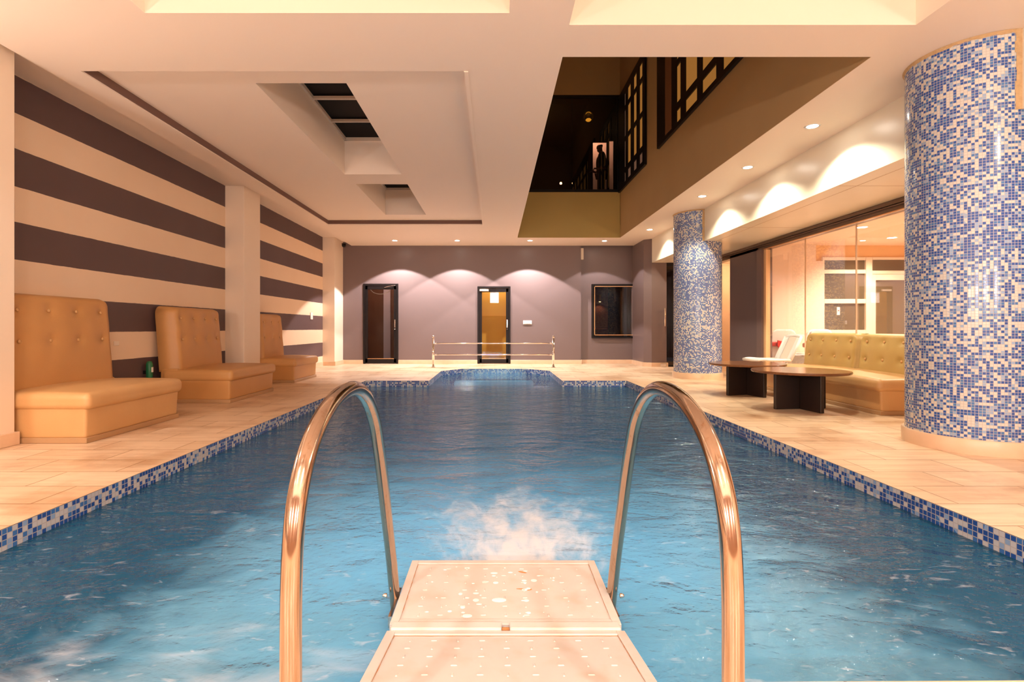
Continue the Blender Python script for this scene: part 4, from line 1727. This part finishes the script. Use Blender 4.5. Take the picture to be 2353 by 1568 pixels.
# green panel strip on the wall
g = BM()
lathe(g, [(.034, 0), (.037, .01), (.037, .17), (.025, .20), (.001, .205)], 20)
gb = obj('green_canister', g, M_GREEN, smooth=True, loc=(-4.22, 6.38, .33))
tag(gb, 'green canister on the striped wall between the first two banquettes', 'canister')
g = BM()
box(g, .03, -.015, .07, .0385, .015, .13)
obj('label_sticker', g, M_WHITE, gb)
g = BM()
box(g, -.059, -.03, .05, -.03, .03, .09)
obj('bracket', g, M_BLACK, gb)
g = BM()
box(g, 2.20, 13.70, 2.78, 2.26, 13.80, 3.02)
bx_ = BM()
box(bx_, 2.262, 13.73, 2.74, 2.335, 13.82, 3.04)
g.free()
sp_ = obj('speaker_box', bx_, paint('cream_box', (.74, .62, .48), .5), bevel=.008, segs=2)
tag(sp_, 'small cream box high on the back wall step, left of the dark window', 'speaker')
cm = thing('security_camera', 'small black dome camera at the far left ceiling corner', 'camera', (-3.86, 13.35, CZ))
g = BM()
lathe(g, [(.05, -.03), (.055, 0)], 20)
obj('mount', g, M_BLACK, cm)
g = BM()
lathe(g, [(.001, -.10), (.03, -.092), (.048, -.065), (.052, -.03)], 20)
obj('dome', g, M_BLACK, cm, smooth=True)

# ------------------------------------------------------------------ pool ladder rails and platform
LADL = [(.945, 0.0), (.945, .15), (.945, .30), (.946, .45), (.958, .56), (.990, .645), (1.055, .715), (1.16, .764), (1.28, .784), (1.40, .776), (1.51, .732), (1.60, .655),
        (1.66, .56), (1.71, .46), (1.78, .30), (1.86, .12), (1.925, -.05), (1.99, -.22), (2.04, -.42), (2.06, -.80)]
for sd, X, lb in ((-1, -.369, 'polished steel ladder handrail arching over the left side of the platform'), (1, .431, 'polished steel ladder handrail arching over the right side of the platform')):
    root = thing('ladder_rail', lb, 'handrail', (X, .945, 0), 0, 'arched ladder handrails')
    g = BM()
    tube(g, [Vector((0, p.x - .945, p.y)) for p in spline([(a, b, 0) for a, b in LADL], 6)], .0193, 28)
    obj('tube', g, M_STEEL, root, smooth=True)
    g = BM()
    lathe(g, [(.045, .001), (.045, .008), (.024, .022), (.0195, .023)], 24)
    obj('base_flange', g, M_CHROME, root)
    g = BM()
    lathe(g, [(.001, -.012), (.006, -.010), (.009, -.004), (.009, .004), (.001, .006)], 12)
    b_ = obj('bolt', g, M_CHROME, root, smooth=True)
    b_.location = (sd * .026, .945, -.03)
    b_.rotation_euler = (0, R(-90 * sd), 0)

PW, PC = .38, .035
pt = thing('platform', 'cream plastic two-panel step platform between the arched handrails', 'platform', (PC, 1.69, -.03))


def tread(name, L_, pitch, y_off, z_off, parent, seed):
    """panel lying from y=0 to y=L_, raised rim, dished top with pill-shaped grips"""
    g = BM()
    rim, dep, th = .028, .006, .045
    # slab with rim
    box(g, -PW, 0, -th, PW, L_, -dep)
    box(g, -PW, 0, -dep, -PW + rim, L_, 0)
    box(g, PW - rim, 0, -dep, PW, L_, 0)
    box(g, -PW + rim, L_ - rim, -dep, PW - rim, L_, 0)
    box(g, -PW + rim, 0, -dep, PW - rim, rim, 0)
    # pill grips
    nx, ny = 9, int(L_ / .066)
    for j in range(ny):
        for i in range(nx):
            cx = -PW + .085 + i * (2 * PW - .17) / (nx - 1)
            cy = .065 + j * (L_ - .13) / max(1, ny - 1)
            a, b = (.010, .0035) if (i + j) % 2 else (.0035, .010)
            pts = []
            for k in range(12):
                t_ = 2 * PI * k / 12
                ex_ = max(a, b) - min(a, b)
                px, py = min(a, b) * math.cos(t_), min(a, b) * math.sin(t_)
                if a > b:
                    px += ex_ * (1 if px > 0 else -1)
                else:
                    py += ex_ * (1 if py > 0 else -1)
                pts.append((cx + px, cy + py))
            lo = [g.verts.new((p[0], p[1], -dep)) for p in pts]
            hi = [g.verts.new((cx + (p[0] - cx) * .75, cy + (p[1] - cy) * .85, -dep + .0022)) for p in pts]
            g.faces.new(hi)
            for k in range(12):
                g.faces.new((lo[k], lo[(k + 1) % 12], hi[(k + 1) % 12], hi[k]))
    o = obj(name, g, M_TREAD, parent, bevel=.0025, segs=2)
    o.location = (0, y_off, z_off)
    o.rotation_euler = (pitch, 0, 0)
    # rust-brown seepage along the inner rim
    g = BM()
    e_ = .0022
    z_ = -dep + .0006
    x0, x1, y0, y1 = -PW + rim, PW - rim, rim, L_ - rim
    rnd = random.Random(seed)

    def stain(p, q, wd):
        n_ = 24
        P_, Q_ = Vector((*p, z_)), Vector((*q, z_))
        t_ = (Q_ - P_)
        nn = Vector((-t_.y, t_.x, 0)).normalized()
        prev = None
        for k in range(n_ + 1):
            c_ = P_ + t_ * k / n_
            w_ = wd * (.25 + .9 * rnd.random())
            cur = (g.verts.new(c_), g.verts.new(c_ + nn * w_))
            if prev:
                g.faces.new((prev[0], cur[0], cur[1], prev[1]))
            prev = cur
    stain((x0, y1), (x0, y0 + .05), .0022)
    stain((x1, y0 + .05), (x1, y1), .0018)
    stain((x1, y1), (x0, y1), .0016 if seed == 1 else .0045)
    obj('rust_seepage', g, M_STAIN, o)
    return o


t1 = tread('front_panel', .47, 0, .02, 0, pt, 1)
pitch = -math.atan2(.070, .363)
# the rear panel slopes up towards the deck: built from its own near end
L2 = .47
t2 = tread('rear_panel', L2, pitch, -.02 - L2 * math.cos(pitch), L2 * math.sin(-pitch) + .002, pt, 2)
# hinge: two long knuckle bars with a gap in the middle
for a, b in ((-PW + .01, -.013), (.013, PW - .01)):
    g = BM()
    box(g, a, -.020, -.03, b, .020, .009)
    obj('hinge_bar', g, M_TREAD, pt, bevel=.005, segs=2)
g = BM()
box(g, -.012, -.008, -.022, .012, .008, -.004)
obj('hinge_pin', g, M_STAIN, pt)
for x_ in (-.395, .387):
    g = BM()
    box(g, x_ - .006, .10, -.06, x_ + .006, .30, -.02)
    obj('bracket', g, M_CHROME, pt)
# splashed drops
g = BM()
rnd = random.Random(11)
for k in range(62):
    cx, cy = rnd.gauss(-.02, .14), rnd.uniform(.05, .45)
    if abs(cx) > .33:
        continue
    r_ = abs(rnd.gauss(0, .0042)) + .0015
    sx_ = rnd.uniform(.8, 1.9)
    vs = [g.verts.new((cx + sx_ * r_ * math.cos(t * PI / 6), cy + r_ * math.sin(t * PI / 6), -.0055)) for t in range(12)]
    top = g.verts.new((cx, cy, -.0035))
    for t in range(12):
        g.faces.new((vs[t], vs[(t + 1) % 12], top))
dr_ = obj('water_drops', g, M_DROP, loc=(PC, 1.71, -.03), smooth=True)
tag(dr_, 'white splashed drops scattered on the front platform panel', 'splashes', kind='stuff')
g = BM()
for cx, cy, w_, h_, a_ in ((.075, .375, .018, .006, -.4), (.07, .24, .026, .004, -.1), (.09, .236, .014, .007, .2)):
    vs = []
    for t in range(12):
        px, py = w_ * math.cos(t * PI / 6), h_ * math.sin(t * PI / 6)
        vs.append(g.verts.new((cx + px * math.cos(a_) - py * math.sin(a_), cy + px * math.sin(a_) + py * math.cos(a_), -.0052)))
    g.faces.new(vs)
ls = obj('rust_spots', g, M_STAIN, t1)
